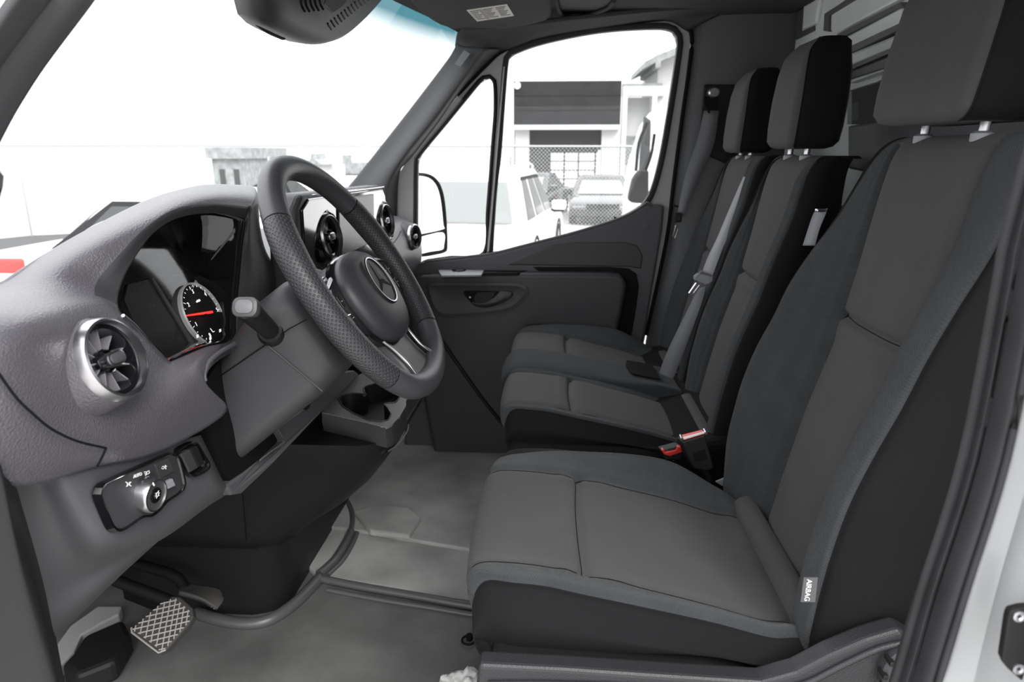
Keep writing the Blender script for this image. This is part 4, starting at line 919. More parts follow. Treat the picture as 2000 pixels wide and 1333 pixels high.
tube('pad_border', [PQ(.0, .06, .001), PQ(.1, -.0, .001), PQ(.92, .0, .001), PQ(1, .12, .001)], .002, M['ribtop'], bp, n=6)
tube('pedal_arm', [PQ(.4, .6, -.012), PQ(.3, .9, -.02), (1.10, .93, .28), (1.08, 1.0, .45)], [.012, .012, .011, .011], M['black'], bp, smooth=4)
ap = thing('accelerator_pedal', 'dark ribbed accelerator pedal low beside the console base', 'pedal', (1.24, .80, .05))
A = lambda x, y, X: at(x, y, 'x', X)
surf('pedal_plate', [[A(355, 1138, 1.26), A(352, 1146, 1.24), A(350, 1155, 1.22)], [A(385, 1142, 1.26), A(380, 1152, 1.24), A(376, 1162, 1.22)], [A(412, 1146, 1.26), A(405, 1158, 1.24), A(398, 1172, 1.22)], [A(430, 1152, 1.26), A(428, 1168, 1.24), A(416, 1186, 1.22)], [A(436, 1162, 1.26), A(437, 1172, 1.24), A(424, 1190, 1.22)]], M['rib'], ap, thick=.01, inside=(1.24, .85, -.1))
for k in range(6):
    tube('pedal_rib', [A(404 + k * 5, 1150 + k * 2.2, 1.258), A(392 + k * 5.2, 1172 + k * 3.6, 1.222)], .0012, M['ribtop'], ap, n=5)
tube('pedal_arm', [A(360, 1148, 1.25), A(330, 1120, 1.25), (1.26, 1.0, .2), (1.26, 1.05, .4)], .012, M['black'], ap, smooth=3)

# strip at the driver's door sill below the dash
tr3 = struct(surf('trim_4', [
    [at(-200, 900, 'x', .44), at(-190, 1333, 'x', .44), at(-180, 1600, 'x', .44)],
    [at(-20, 900, 'x', .46), at(0, 1130, 'x', .46), at(40, 1500, 'x', .46)],
    [at(8, 930, 'x', .47), at(55, 1130, 'x', .47), at(120, 1380, 'x', .47)],
    [at(28, 950, 'x', .50), at(78, 1140, 'x', .50), at(118, 1360, 'x', .50)],
    [at(40, 960, 'x', .60), at(90, 1150, 'x', .60), at(135, 1380, 'x', .60)]], M['dark'], thick=.006, inside=(.6, 1, .5)))

# ================================================================== PASSENGER DOOR
XD = 2.25
Z_ = lambda P: [at(x, y, 'x', XD) for x, y in P]
doorO = [(768, 560), (774, 430), (781, 337), (802, 310), (852, 245), (899, 180), (949, 126), (982, 99), (1060, 71), (1180, 51), (1300, 39), (1332, 45), (1348, 72), (1343, 140), (1332, 217), (1322, 293), (1312, 370), (1299, 472), (1262, 650), (1240, 760), (1235, 900), (790, 900)]
mainW = [(994, 116), (1003, 107), (1054, 88), (1140, 69), (1212, 60), (1290, 57), (1313, 62), (1322, 74), (1322, 94), (1313, 158), (1302, 227), (1288, 306), (1273, 364), (1259, 393), (1237, 411), (1194, 431), (1104, 458), (1014, 481), (964, 494), (963, 488), (970, 380), (979, 300), (987, 190)]
quartW = [(938, 162), (949, 154), (957, 154), (963, 163), (964, 216), (960, 270), (956, 324), (949, 414), (942, 494), (880, 501), (830, 508), (816, 508), (815, 396), (816, 325), (820, 306), (870, 245), (905, 202)]
dO = resamp(Z_(doorO), 150, True, 4); mW = resamp(Z_(mainW), 110, True, 5); qW = resamp(Z_(quartW), 90, True, 4)
mS = offs(mW, .017); qS = offs(qW, .012)
dr = struct(plate('door_1', dO, [offs(mW, .006)[::2], offs(qW, .004)[::2]], (.045, 0, 0), M['framegrey'], bevel=.0))
def seal(name, A, B, m): 
    return rings(name, [B + np.array((.002, 0, 0)), B + np.array((-.006, 0, 0)), (A + B) / 2 + np.array((-.010, 0, 0)), A + np.array((-.006, 0, 0)), A + np.array((.02, 0, 0))], m, dr, ang=60)
seal('window_seal', mW, mS, M['rubber']); seal('quarter_window_seal', qW, qS, M['rubber'])
def ringstrip(name, A, d, r, m): return tube(name, offs(A, d) + np.array((-.001, 0, 0)), r, m, dr, closed=True, n=8, up=(1, 0, 0))
prism('divider_lip', L_('x', XD - .014, [(983, 130), (986, 130), (955, 492), (951, 492)]), (.006, 0, 0), M['framegrey'], dr)
w2 = struct(obj('window_2', [p + np.array((.02, 0, 0)) for p in offs(mW, .01)], [tuple(range(len(mW)))], M['doorglass'], smooth=False))
w3 = struct(obj('window_3', [p + np.array((.02, 0, 0)) for p in offs(qW, .01)], [tuple(range(len(qW)))], M['doorglass'], smooth=False))
# trim panel
Xp = 2.215
pan = [(800, 520), (830, 512), (880, 506), (940, 499), (966, 495), (1014, 483), (1060, 471), (1104, 460), (1150, 447), (1194, 433), (1225, 421), (1248, 408), (1264, 397), (1272, 401), (1298, 401), (1294, 450), (1262, 640), (1245, 720), (1240, 900), (790, 900), (790, 560)]
pn = prism('door_panel', [at(x, y, 'x', Xp) for x, y in pan], (XD - Xp + .001, 0, 0), M['trimgrey'], dr, bevel=.010, seg=4)
tube('sill_edge', [at(x, y, 'x', Xp + .006) for x, y in pan[1:14]], .005, M['trimgrey'], dr, smooth=4)
prism('lock_pin', L_('x', 2.232, [(1199, 424), (1204, 424), (1204, 434), (1199, 434)]), (.005, 0, 0), M['black'], dr)
lathe('plug_cap', at(1262, 440, 'x', Xp), (-1, 0, 0), [(.012, -.002), (.012, .0015), (.010, .0018)], M['trimgrey'], dr, n=24)
# upper hollow
prism('panel_crease', [at(x, y, 'x', Xp - .003) for x, y in [(1080, 478), (1130, 473), (1220, 473), (1246, 480), (1256, 500), (1252, 526), (1230, 522), (1100, 520), (985, 518)]], (.01, 0, 0), M['dash_smooth'], dr, bevel=.0045, seg=3)
# armrest block
Xa = 2.165
arm = [(800, 548), (822, 540), (860, 537), (950, 535), (1030, 534), (1100, 534), (1190, 535), (1210, 537), (1222, 546), (1224, 560), (1215, 610), (1204, 660), (1190, 900), (850, 900), (800, 640)]
ar = prism('armrest_block', [at(x, y, 'x', Xa) for x, y in arm], (Xp - Xa + .004, 0, 0), M['dash_smooth'], dr, bevel=.014, seg=4)
gap = [(1040, 522), (1190, 522), (1228, 525), (1243, 535), (1248, 560), (1243, 600), (1226, 700), (1200, 700), (1100, 560)]
prism('armrest_shadow', [at(x, y, 'x', Xp - .006) for x, y in gap], (.006, 0, 0), M['black'], dr, bevel=.004)  # black plate painting in the shadow line beside the armrest
zt = at(950, 535, 'x', Xa)[2]
sw3 = prism('window_switch_plate', [at(x, y, 'z', zt + .004) for x, y in [(856, 528), (862, 538), (940, 537), (946, 527), (930, 524), (865, 524)]], (0, 0, -.006), M['belt'], dr, bevel=.0015)
prism('switch_well', [at(x, y, 'z', zt + .0045) for x, y in [(882, 527), (885, 531), (908, 530), (912, 526)]], (0, 0, -.002), M['black'], sw3)
prism('window_switch', [at(x, y, 'z', zt + .007) for x, y in [(890, 526), (893, 530), (905, 529), (907, 525)]], (0, 0, -.004), M['dash_smooth'], sw3)
prism('door_pocket_slot', [at(x, y, 'z', zt + .0035) for x, y in [(946, 525), (943, 534), (1010, 534), (1028, 530), (1036, 524)]], (0, 0, -.004), M['black'], dr)
# inner handle
def ell(P, X, n=64): return resamp([at(x, y, 'x', X) for x, y in P], n, True, 5)
ho = [(833, 560), (846, 553), (930, 553), (1008, 554), (1030, 563), (1026, 582), (995, 607), (915, 618), (862, 619), (842, 600)]
hi = [(838, 563), (850, 558), (930, 558), (1005, 559), (1023, 566), (1019, 581), (990, 602), (915, 612), (866, 613), (848, 597)]
hz = [(852, 571), (862, 567), (930, 566), (998, 568), (1010, 572), (1004, 583), (980, 597), (915, 604), (874, 604), (860, 592)]
hb = rings('handle_recess', [ell(ho, Xa + .004), ell(ho, Xa - .006), ell(hi, Xa - .008), ell(hi, Xa - .007), ell(hz, Xa - .0015)], M['dash_smooth'], dr, capb=True, ang=50)
hp = [(905, 570), (930, 568), (965, 569), (1000, 570), (997, 582), (965, 598), (934, 600), (917, 588)]
hl = resamp([at(x, y, 'x', Xa - .0022) for x, y in hp], 48, True, 4)
rings('handle_cavity', [hl + np.array((-.001, 0, 0)), hl, hl + np.array((.0003, 0, 0))], M['black'], hb, capb=True)
prism('handle_cavity_plate', [at(x, y, 'x', Xa - .0045) for x, y in [(932, 572), (968, 571), (958, 588), (930, 594), (925, 582)]], (.002, 0, 0), M['dark'], hb)
surf('door_handle', [[at(x, y, 'x', Xa - d) for x, y, d in r] for r in (
    [(976, 569, .004), (988, 569, .006), (1001, 570, .004)], [(966, 580, .006), (980, 581, .012), (998, 581, .006)], [(952, 588, .006), (968, 590, .013), (978, 593, .006)], [(930, 592, .006), (938, 595, .012), (942, 600, .006)], [(924, 588, .003), (922, 592, .004), (920, 594, .003)])], M['dash_smooth'], hb, thick=.004, inside=(2.4, .1, .6))
lathe('handle_rivet', at(918, 581, 'x', Xa - .003), (-1, 0, 0), [(.003, -.002), (.003, .001)], M['bright'], hb, n=12)
# lower ridge of the door panel
tube('lower_ridge', [at(x, y, 'x', Xa - .004) for x, y in [(845, 640), (900, 720), (950, 790), (1000, 850)]], .006, M['dark'], dr, smooth=4)
prism('body_edge', L_('x', 2.262, [(1302, 401), (1306, 401), (1268, 620), (1262, 655), (1259, 655), (1264, 620)]), (.004, 0, 0), M['strip_white'], dr)

# ================================================================== SEAT BELTS AND BUCKLES
b1t = thing('seat_belt', 'light grey seat belt with steel tongue lying across the passenger backrest', 'seat belt', (1.80, -.4, .7))
le = [(1466, 320, 1.86), (1448, 355, 1.85), (1424, 410, 1.83), (1401, 465, 1.81), (1384, 500, 1.80), (1372, 530, 1.80)]
re_ = [(1478, 320, 1.83), (1462, 360, 1.82), (1440, 418, 1.80), (1418, 470, 1.78), (1403, 508, 1.77), (1392, 538, 1.77)]
ribbon('webbing', [at(x, y, 'x', X) for x, y, X in le], [at(x, y, 'x', X) for x, y, X in re_], .0015, M['belt'], b1t)
le = [(1360, 565, 1.80), (1353, 585, 1.80), (1340, 612, 1.80), (1314, 664, 1.80), (1296, 705, 1.80), (1283, 745, 1.80)]
re_ = [(1379, 560, 1.77), (1374, 580, 1.77), (1366, 606, 1.77), (1348, 655, 1.77), (1331, 700, 1.77), (1314, 742, 1.77)]
ribbon('lap_webbing', [at(x, y, 'x', X) for x, y, X in le], [at(x, y, 'x', X) for x, y, X in re_], .0015, M['beltdark'], b1t)
bg = prism('tongue_grip', L_('x', 1.765, [(1357, 540), (1364, 534), (1386, 540), (1393, 543), (1392, 549), (1383, 556), (1374, 556), (1358, 547)]), (.006, .004, 0), M['belt'], b1t, bevel=.002)
tube('tongue_bar', L_('x', 1.765, [(1359, 543), (1368, 531), (1371, 530)]), .0016, M['belt'], bg)
tube('tongue_bar', L_('x', 1.765, [(1384, 548), (1391, 541), (1391, 538)]), .0016, M['belt'], bg)
plate('tongue', L_('x', 1.760, [(1361, 549), (1374, 554), (1369, 560), (1356, 578), (1351, 580), (1347, 577), (1346, 573), (1360, 553)]), [L_('x', 1.760, [(1362, 556), (1366, 557), (1354, 573), (1351, 572)])], (.002, .002, 0), M['bright'], b1t)
b2t = thing('seat_belt', 'dark grey seat belt hanging down the far door pillar', 'seat belt', (2.15, -.45, .9))
le = [(1375, 216), (1362, 273), (1342, 331), (1331, 375), (1324, 415)]; re_ = [(1404, 216), (1394, 283), (1368, 344), (1350, 385), (1335, 423)]
ribbon('webbing', L_('x', 2.165, le), L_('x', 2.155, re_), .0015, M['beltdark'], b2t)
ag = prism('belt_guide', L_('x', 2.16, [(1374, 190), (1400, 188), (1404, 206), (1398, 222), (1385, 224), (1374, 205)]), (.01, 0, 0), M['black'], b2t, bevel=.003)
lathe('anchor_bolt', at(1394, 181, 'x', 2.155), (-1, 0, 0), [(.016, -.02), (.016, .006), (.012, .010), (.006, .010)], M['chrome'], b2t, n=20)
box('tongue_holder', at(1324, 425, 'x', 2.15), (.012, .024, .03), M['dark'], b2t, bevel=.004)
tube('tongue', [at(x, y, 'x', 2.15) for x, y in [(1320, 440), (1314, 462), (1318, 466), (1324, 448)]], .0022, M['chrome'], b2t, closed=True, up=(1, 0, 0))
tube('strap_hook', L_('x', 2.2, [(1316, 402), (1325, 404)]), .003, M['black'], b2t)
b3t = pb
ribbon('middle_belt', L_('x', 1.33, [(1592, 413), (1586, 425), (1576, 455), (1568, 480)]), L_('x', 1.31, [(1616, 407), (1612, 420), (1600, 450), (1592, 480)]), .0015, M['belt'], b3t)
box('belt_stop', at(1603, 411, 'x', 1.315), (.012, .018, .006), M['chrome'], b3t, bevel=.002)
def buckle(name, label, corners, depth, X):
    t = thing(name, label, 'belt buckle', tuple(at(corners[2][0], corners[2][1], 'x', X)))
    P = L_('x', X, corners); body = prism('housing', P, (.024, .006, 0), M['dark'], t, bevel=.003, seg=3)
    return t, P
t1, P = buckle('seat_belt_buckle', 'black belt buckle with a red release button beside the driver backrest', [(1331, 864), (1377, 850), (1395, 915), (1381, 922), (1356, 916), (1345, 898)], .02, 1.235)
prism('release_button', L_('x', 1.239, [(1334, 863), (1376, 850), (1378, 845), (1335, 856)]), (.014, .004, 0), M['red'], t1, bevel=.001)
prism('slot_edge', L_('x', 1.237, [(1333, 860), (1376, 847), (1377, 845), (1334, 857)]), (.003, 0, .0015), M['whitef'], t1)
for q in ((1332, 858), (1379, 846)): lathe('end_clip', at(*q, 'x', 1.236), (-1, 0, 0), [(.003, -.016), (.003, .002)], M['chrome'], t1, n=10)
prism('label_recess', L_('x', 1.2345, [(1353, 886), (1377, 878), (1382, 897), (1358, 903)]), (.002, 0, 0), M['black'], t1)
t2, P = buckle('seat_belt_buckle', 'smaller buckle with a bright red button low beside the middle cushion', [(1292, 882), (1330, 872), (1336, 885), (1330, 900), (1300, 900)], .02, 1.30)
prism('release_button', L_('x', 1.296, [(1292, 880), (1297, 879), (1300, 884), (1320, 880), (1324, 874), (1331, 874), (1333, 884), (1308, 892), (1296, 888)]), (.012, 0, 0), M['red'], t2, bevel=.0015)
for X, px_, py_, tt in ((1.247, 1372, 915, t1), (1.315, 1318, 898, t2)):
    a = at(px_, py_, 'x', X); tube('buckle_stalk', [a, a + np.array((.0, -.02, -.06)), np.array((X + .01, a[1] - .04, .01))], .006, M['black'], tt, smooth=3)
fx = prism('buckle_bracket', L_('x', 1.23, [(1398, 942), (1424, 931), (1442, 963), (1436, 965)]), (.004, 0, 0), M['belt'], ds)

# ================================================================== OVERHEAD
sv2 = thing('sun_visor', 'dark folded-up passenger sun visor with a printed sticker', 'sun visor', (1.95, .2, 1.37))
vz = 1.365
vp = [(790, -30), (806, 8), (826, 28), (862, 50), (905, 59), (950, 61), (1010, 54), (1062, 42), (1074, 34), (1077, 20), (1070, -30), (1060, -120), (760, -120)]
prism('visor_board', resamp(L_('z', vz, vp), 60, True, 4), (0, 0, .022), M['headliner'], sv2, bevel=.006, seg=3)
stq = L_('z', vz - .001, [(911, 20), (990, 8.5), (1004, 31), (932, 42)])
st_ = prism('sticker', stq, (0, 0, .0008), M['paper'], sv2)
def sq(a, b): return (1 - a) * (1 - b) * stq[0] + a * (1 - b) * stq[1] + a * b * stq[2] + (1 - a) * b * stq[3] - np.array((0, 0, .0006))
for c0 in (.05, .38, .70):
    for r in range(7):
        b = .12 + r * .115; tube('print_line', [sq(c0, b), sq(c0 + .24 - .04 * (r % 3), b)], .0007, M['ink'], st_, n=4)
prism('print_block', [sq(.28, .08), sq(.34, .08), sq(.36, .92), sq(.29, .92)], (0, 0, -.0002), mat('tan_print', (.28, .25, .2), .6), st_)
mh = thing('mirror_housing', 'dark rounded overhead mirror and sensor housing hanging from the windscreen', 'mirror', (1.3, .45, 1.28))
def lc(P, y): return [at(x, yy, 'y', y) for x, yy in P]
out0 = [(486, -60), (489, 0), (492, 26), (508, 46), (540, 64), (575, 79), (603, 87), (632, 83), (660, 68), (690, 42), (722, 8), (745, -20), (790, -80), (640, -140)]
A0 = resamp(lc(out0, .44), 80, True, 4); cA = A0.mean(0)
rings('housing_shell', [cA + (A0 - cA) * .90 + np.array((0, -.030, .0)), cA + (A0 - cA) * .97 + np.array((0, -.022, 0)), A0 + np.array((0, -.008, 0)), A0, cA + (A0 - cA) * .97 + np.array((0, .03, .0)), cA + (A0 - cA) * .85 + np.array((0, .06, .02))], M['dash_smooth'], mh, capa=True, capb=True, ang=60)
f0 = .44 - .0305
for k in range(5):
    x0, y0 = 587 + k * 9, 2 + (k % 2) - k * 1
    tube('louvre', lc([(x0, y0 - 6), (x0 + 2, y0 + 8), (x0 + 8, y0 + 20)], f0), .0022, M['black'], mh, smooth=3)
for k in range(14):
    x0, y0 = 642 + k * 6.6, 54 - k * 5.2
    tube('grille_rib', lc([(x0 - 2, y0 - 8), (x0 + 5, y0 + 3)], f0), .0022, M['dark'], mh, n=6)
prism('sensor_window', lc([(633, 8), (650, 27), (668, 16), (680, 2), (684, -12), (640, -12)], f0 - .001), (0, .004, 0), M['trimgrey'], mh, bevel=.002)
tube('mirror_rim', lc([(484, -30), (486, 10), (494, 34), (520, 56), (552, 71)], .455), .006, M['black'], mh, smooth=4)
# near-side roof liner and grab area above the driver
struct(surf('trim_5', [[(x, y, z) for y in (.60, .2, -.2, -.75)] for x, z in ((.55, 1.41), (.50, 1.39), (.46, 1.34), (.44, 1.28))], M['headliner'], thick=.01, inside=(0, 0, 2)))
# van body outside the cab: roof, cargo box, far side skin
struct(box('roof', (1.32, -1.35, 1.56), (2.1, 3.6, .05), M['white'], bevel=.02))
struct(box('cargo_floor', (1.32, -2.0, -.03), (1.95, 2.6, .06), M['steel_dark']))
struct(box('cargo_side', (2.33, -2.0, .75), (.04, 2.6, 1.6), M['white']))
struct(box('cargo_side_left', (.40, -2.05, .75), (.04, 2.5, 1.6), M['white']))
box('sill_panel', (2.30, .35, -.12), (.06, 1.6, .3), M['white'], fl)
box('under_floor', (1.3, .1, -.12), (1.9, 2.3, .08), M['black'], fl)

# striker plate and tissue
stp = thing('door_striker', 'black door striker plate with two screws on the white pillar', 'striker plate', tuple(at(1985, 1255, 'x', .395)))
pl = prism('plate', resamp(L_('x', .398, [(1976, 1194), (2000, 1188), (2060, 1185), (2060, 1333), (1998, 1333), (1966, 1305), (1958, 1288), (1970, 1205)]), 50, True, 0), (.006, 0, 0), M['dark'], stp, bevel=.0012)
for q in ((1991, 1205), (1990, 1308)):
    s = lathe('screw', at(*q, 'x', .3975), (-1, 0, 0), [(.0042, -.002), (.0040, .0006), (.0024, .0010), (.0014, .0002)], M['chrome'], stp, n=20)
    cq = at(*q, 'x', .3962)
    box('cross_slot', cq, (.0006, .0026, .0006), M['dark'], s); box('cross_slot', cq, (.0006, .0006, .0026), M['dark'], s)
rnd = random.Random(3)
ts = bpy.data.meshes.new('tissue'); bm = bmesh.new(); bmesh.ops.create_icosphere(bm, subdivisions=5, radius=1)
c_ = at(912, 1318, 'z', .06)
from mathutils import noise as mn
for v in bm.verts:
    p = v.co.copy(); n = mn.noise(p * 1.7) * .35 + mn.noise(p * 4.1) * .22 + mn.noise(p * 9) * .08
    s = 1 + n; v.co = Vector((p.x * .045 * s, p.y * .040 * s + .012 * p.z, p.z * .026 * s))
    if v.co.y > .01: v.co.z *= .55; v.co.y *= 1.35
bm.to_mesh(ts); bm.free(); ts.materials.append(M['tissuem'])
for p in ts.polygons: p.use_smooth = True
to = bpy.data.objects.new('tissue', ts); COL.objects.link(to); to.location = Vector(c_) + Vector((0, -.005, -.032)); ORG['tissue'] = np.array(to.location)
tag(to, 'crumpled white tissue on the floor in front of the driver seat base', 'tissue')

# ================================================================== OUTSIDE
def car(name, label, org, head, L, Wd, H, paint, belt=.55, rear_tail=True, suv=True, group=None, tail=None):
    ca, sa = math.cos(head), math.sin(head)
    o0 = np.array(org, float)
    def T(l, w, z): return o0 + np.array((l * ca - w * sa, l * sa + w * ca, z))
    t = thing(name, label, 'car', org)
    hL = L / 2; zb = H * belt
    if suv: prof = [(-hL + .04, .35), (-hL, .55), (-hL + .03, zb), (hL - 1.15, zb + .02), (hL - .35, zb - .08), (hL - .04, zb - .25), (hL, .5), (hL - .06, .32)]
    else: prof = [(-hL + .06, .32), (-hL, .5), (-hL + .02, zb + .02), (-hL + .75, zb + .07), (hL - 1.2, zb + .0), (hL - .3, zb - .14), (hL - .02, zb - .28), (hL, .45), (hL - .08, .28)]
    Ls = []
    for f, s in ((-1, .96), (-.985, .985), (-.93, 1), (-.6, 1.005), (0, 1.01), (.6, 1.005), (.93, 1), (.985, .985), (1, .96)):
        Ls.append([T(l * s, f * Wd / 2, .30 + (z - .30) * (1 if z > .5 else 1) * (1 if abs(f) < .95 else .96)) for l, z in prof])
    rings('body', Ls, paint, t, capa=True, capb=True, ang=45)
    # cabin
    if suv: base = (-hL + .06, hL - 1.30); top = (-hL + .42, hL - 2.25)
    else: base = (-hL + .62, hL - 1.25); top = (-hL + 1.25, hL - 2.1)
    wb_, wt = Wd / 2 - .04, Wd / 2 - .22
    def loop(l0, l1, w, z): return [T(l0, -w * .86, z), T(l0 + .06, -w, z), (T((l0 + l1) / 2, -w * 1.01, z)), T(l1 - .10, -w, z), T(l1, -w * .8, z), T(l1 + .02, 0, z), T(l1, w * .8, z), T(l1 - .10, w, z), T((l0 + l1) / 2, w * 1.01, z), T(l0 + .06, w, z), T(l0, w * .86, z), T(l0 - .02, 0, z)]
    rings('cabin', [loop(base[0], base[1], wb_, zb - .02), loop(top[0] * .97 + base[0] * .03, top[1] * .97 + base[1] * .03, wt, H - .09), loop(top[0] + .02, top[1] - .03, wt - .03, H - .03), loop(top[0] + .25, top[1] - .3, wt - .2, H)], paint, t, capa=True, capb=True, ang=50)
    def lerp2(a, b, f): return a + (b - a) * f
    def on_side(s, lf, zf, out=.012):
        w = lerp2(wb_, wt, zf) + out; l0 = lerp2(base[0] + .06, top[0] + .06, zf); l1 = lerp2(base[1] - .10, top[1] - .10, zf)
        return T(lerp2(l0, l1, lf), s * w, lerp2(zb, H - .09, zf))
    for s in (-1, 1):
        if not suv: prism('window_frame', [on_side(s, -.02, .03, .006), on_side(s, 1.0, .03, .006), on_side(s, .98, .99, .006), on_side(s, .02, .99, .006)], T(0, -s * .02, 0) - o0, M['black'], t, bevel=.01)
        for a, b in ((.04, .30), (.33, .62), (.65, .97)):
            prism('side_window', [on_side(s, a + .02, .08), on_side(s, b, .08), on_side(s, b - .005, .90), on_side(s, a + .03, .90)], T(0, -s * .02, 0) - o0, M['carglass'], t, bevel=.01)
        prism('window_trim', [on_side(s, .03, .90, .014), on_side(s, .97, .90, .014), on_side(s, .95, .97, .014), on_side(s, .06, .97, .014)], T(0, -s * .02, 0) - o0, M['black'], t)
        wm = T(hL - 1.62, s * (Wd / 2 + .09), zb + .10)
        m_ = rings('wing_mirror', [rrect(wm + (T(d, 0, 0) - o0), T(0, 1, 0) - o0, (0, 0, 1), .13 * k, .085 * k, .05 * k, 4) for d, k in ((-.07, .9), (-.05, 1), (.03, .95), (.09, .6))], paint, t, capa=True, capb=True, ang=50)
        box('mirror_foot', T(hL - 1.62, s * (Wd / 2 + .04), zb + .005), (.12, .22, .05), M['black'], m_)
        for wl in (-hL + .82, hL - .88):
            wc = T(wl, s * (Wd / 2 - .10), .33)
            ax = (T(0, s, 0) - o0)
            wh = lathe('wheel', wc, ax, [(.33, -.1), (.335, .0), (.33, .08), (.30, .115), (.23, .115), (.22, .09), (.05, .10), (.04, .11)], [M['black'], M['chrome']], t, n=28, matf=lambda i: 1 if i > 4 else 0)
            lathe('wheel_arch', wc - ax * .0, ax, [(.41, .02), (.41, .108), (.35, .108), (.34, .02)], M['black'], t, n=28)
        box('tail_light', T(-hL + (.02 if suv else .22), s * (Wd / 2 - (.16 if suv else .13)), zb - .10), (.12 if abs(ca) > .5 else .30, .30 if abs(ca) > .5 else .5, .16), tail or M['red'], t, bevel=.03)
        box('head_light', T(hL - .13, s * (Wd / 2 - .26), zb - .30), (.20 if abs(ca) > .5 else .40, .40 if abs(ca) > .5 else .20, .11), M['carglass_light'], t, bevel=.03)
        if suv: 0 or tube('roof_rail', [T(top[0] + .15, s * (wt - .06), H - .02), T(top[0] + .25, s * (wt - .06), H + .05), T(top[1] - .3, s * (wt - .06), H + .05), T(top[1] - .15, s * (wt - .06), H - .02)], .018, M['carsilver'], t, smooth=3)
    def on_end(wf, zf, rear, out=.055):
        l = lerp2(base[0], top[0], zf) - out if rear else lerp2(base[1], top[1], zf) + out
        return T(l, wf * lerp2(wb_, wt, zf) * .84, lerp2(zb, H - .09, zf))
    prism('rear_window', [on_end(-.97, .06, 1), on_end(.97, .06, 1), on_end(.95, .88, 1), on_end(-.95, .88, 1)], T(.02, 0, 0) - o0, M['carglass_light'] if suv else M['carglass'], t, bevel=.02)
    prism('windscreen', [on_end(-.97, .06, 0), on_end(.97, .06, 0), on_end(.95, .9, 0), on_end(-.95, .9, 0)], T(-.02, 0, 0) - o0, M['carglass_light'], t, bevel=.02)
    box('grille', T(hL - .0, 0, .52), (.05 if abs(ca) > .5 else .9, .9 if abs(ca) > .5 else .05, .16), M['black'], t, bevel=.02)
    box('bumper_strip', T(-hL - .0, 0, .42), (.06 if abs(ca) > .5 else Wd * .8, Wd * .8 if abs(ca) > .5 else .06, .12), M['black'], t, bevel=.02)
    if suv:
        box('roof_antenna', T(top[0] + .5, 0, H + .04), (.16, .03, .07), paint, t, bevel=.012)
        tube('wiper', [on_end(-.35, .10, 1, .035), on_end(.45, .12, 1, .035)], .012, M['black'], t)
    return t
car('white_suv', 'white SUV parked right outside the passenger window, seen from behind', (11.9, .95, GZ), math.radians(-7), 4.6, 1.82, 1.71, M['carwhite'], tail=M['carsilver'])
car('dark_car', 'dark sedan facing the van behind the chain-link fence', (21.2, -1.45, GZ), math.radians(178), 4.5, 1.80, 1.30, M['cardark'], suv=False, belt=.60)
car('dark_car', 'second dark car half hidden at the left of the dark sedan behind the fence', (22.5, .75, GZ), math.radians(165), 4.3, 1.75, 1.35, M['cardark'], suv=False, belt=.60)
car('white_sedan', 'white sedan with a red tail light seen through the windscreen at far left', (7.4, 3.42, GZ), math.radians(-90), 4.6, 1.82, 1.56, M['carwhite'], suv=False, belt=.60)
car('silver_car', 'small pale car parked far off beyond the windscreen centre', (17.0, 6.0, GZ), math.radians(-100), 4.3, 1.75, 1.45, M['carsilver'], suv=False, belt=.58)

# building with the dark sign
XB = 30.0
bd = thing('building', 'pale workshop building with a large dark blank sign panel over its doorway', 'building', (XB + 3, -.5, GZ))
Yl, Yr = 1.66, -2.80
def bx_(name, y0, y1, z0, z1, x0, x1, m, p, bevel=0.0): return box(name, ((x0 + x1) / 2, (y0 + y1) / 2, (z0 + z1) / 2), (abs(x1 - x0), abs(y1 - y0), abs(z1 - z0)), m, p, bevel)
bx_('rear_wall', 1.66, -2.8, 1.2, 3.8, XB + 6, XB + 6.3, M['stucco'], bd)
bx_('upper_wall', 1.60, -2.75, 2.15, 3.80, XB + .15, XB + 6.0, M['stucco'], bd)
sg = bx_('sign_panel', 1.66, -2.76, 2.17, 3.90, XB - .12, XB + .12, M['sign'], bd)
for zz in (2.75, 3.32): bx_('sign_joint', 1.66, -2.76, zz, zz + .015, XB - .135, XB - .12, M['black'], sg)
lathe('flood_lamp', (XB - .35, 1.50, 3.72), (-1, 0, -.3), [(.05, -.2), (.14, 0), (.14, .05), (.10, .06)], M['whitef'], bd, n=16)
bx_('canopy_beam', 1.66, -2.70, 1.98, 2.17, XB - .5, XB + .1, M['white'], bd)
bx_('door_column', 1.60, 1.0, GZ - .6, 2.0, XB - .15, XB + .3, M['stucco'], bd)
bx_('door_column', -2.02, -2.75, GZ - .6, 2.0, XB - .15, XB + .3, M['stucco'], bd)
bx_('door_header', 1.0, -2.02, 1.35, 2.0, XB + .1, XB + .3, M['darkopening'], bd)
bx_('door_leaf', 1.0, .15, GZ - .6, 1.35, XB + .1, XB + .25, M['darkopening'], bd)
bx_('side_wall', 1.66, 1.55, GZ - .6, 2.0, XB + .3, XB + 6, M['darkopening'], bd)
bx_('side_wall', -2.7, -2.8, GZ - .6, 2.0, XB + .3, XB + 6, M['darkopening'], bd)
gw = bx_('rolling_door_frame', .15, -1.95, 1.05, 1.35, XB + 1.0, XB + 1.1, M['darkopening'], bd)
for y in (.12, -.50, -1.12, -1.85): bx_('door_mullion', y + .035, y - .035, GZ - .3, 1.1, XB + 1.0, XB + 1.1, M['darkopening'], bd)
for z in (.70, .32, -.05, -.45): bx_('door_rail', .15, -1.9, z - .025, z + .025, XB + .98, XB + 1.08, M['darkopening'], bd)
an = thing('annex_building', 'taller white annex with a flat eave right of the dark sign', 'building', (XB + 2, -4.0, GZ))
bx_('eave_beam', -2.82, -4.5, 3.30, 3.70, XB - .2, XB + .3, M['white'], an)
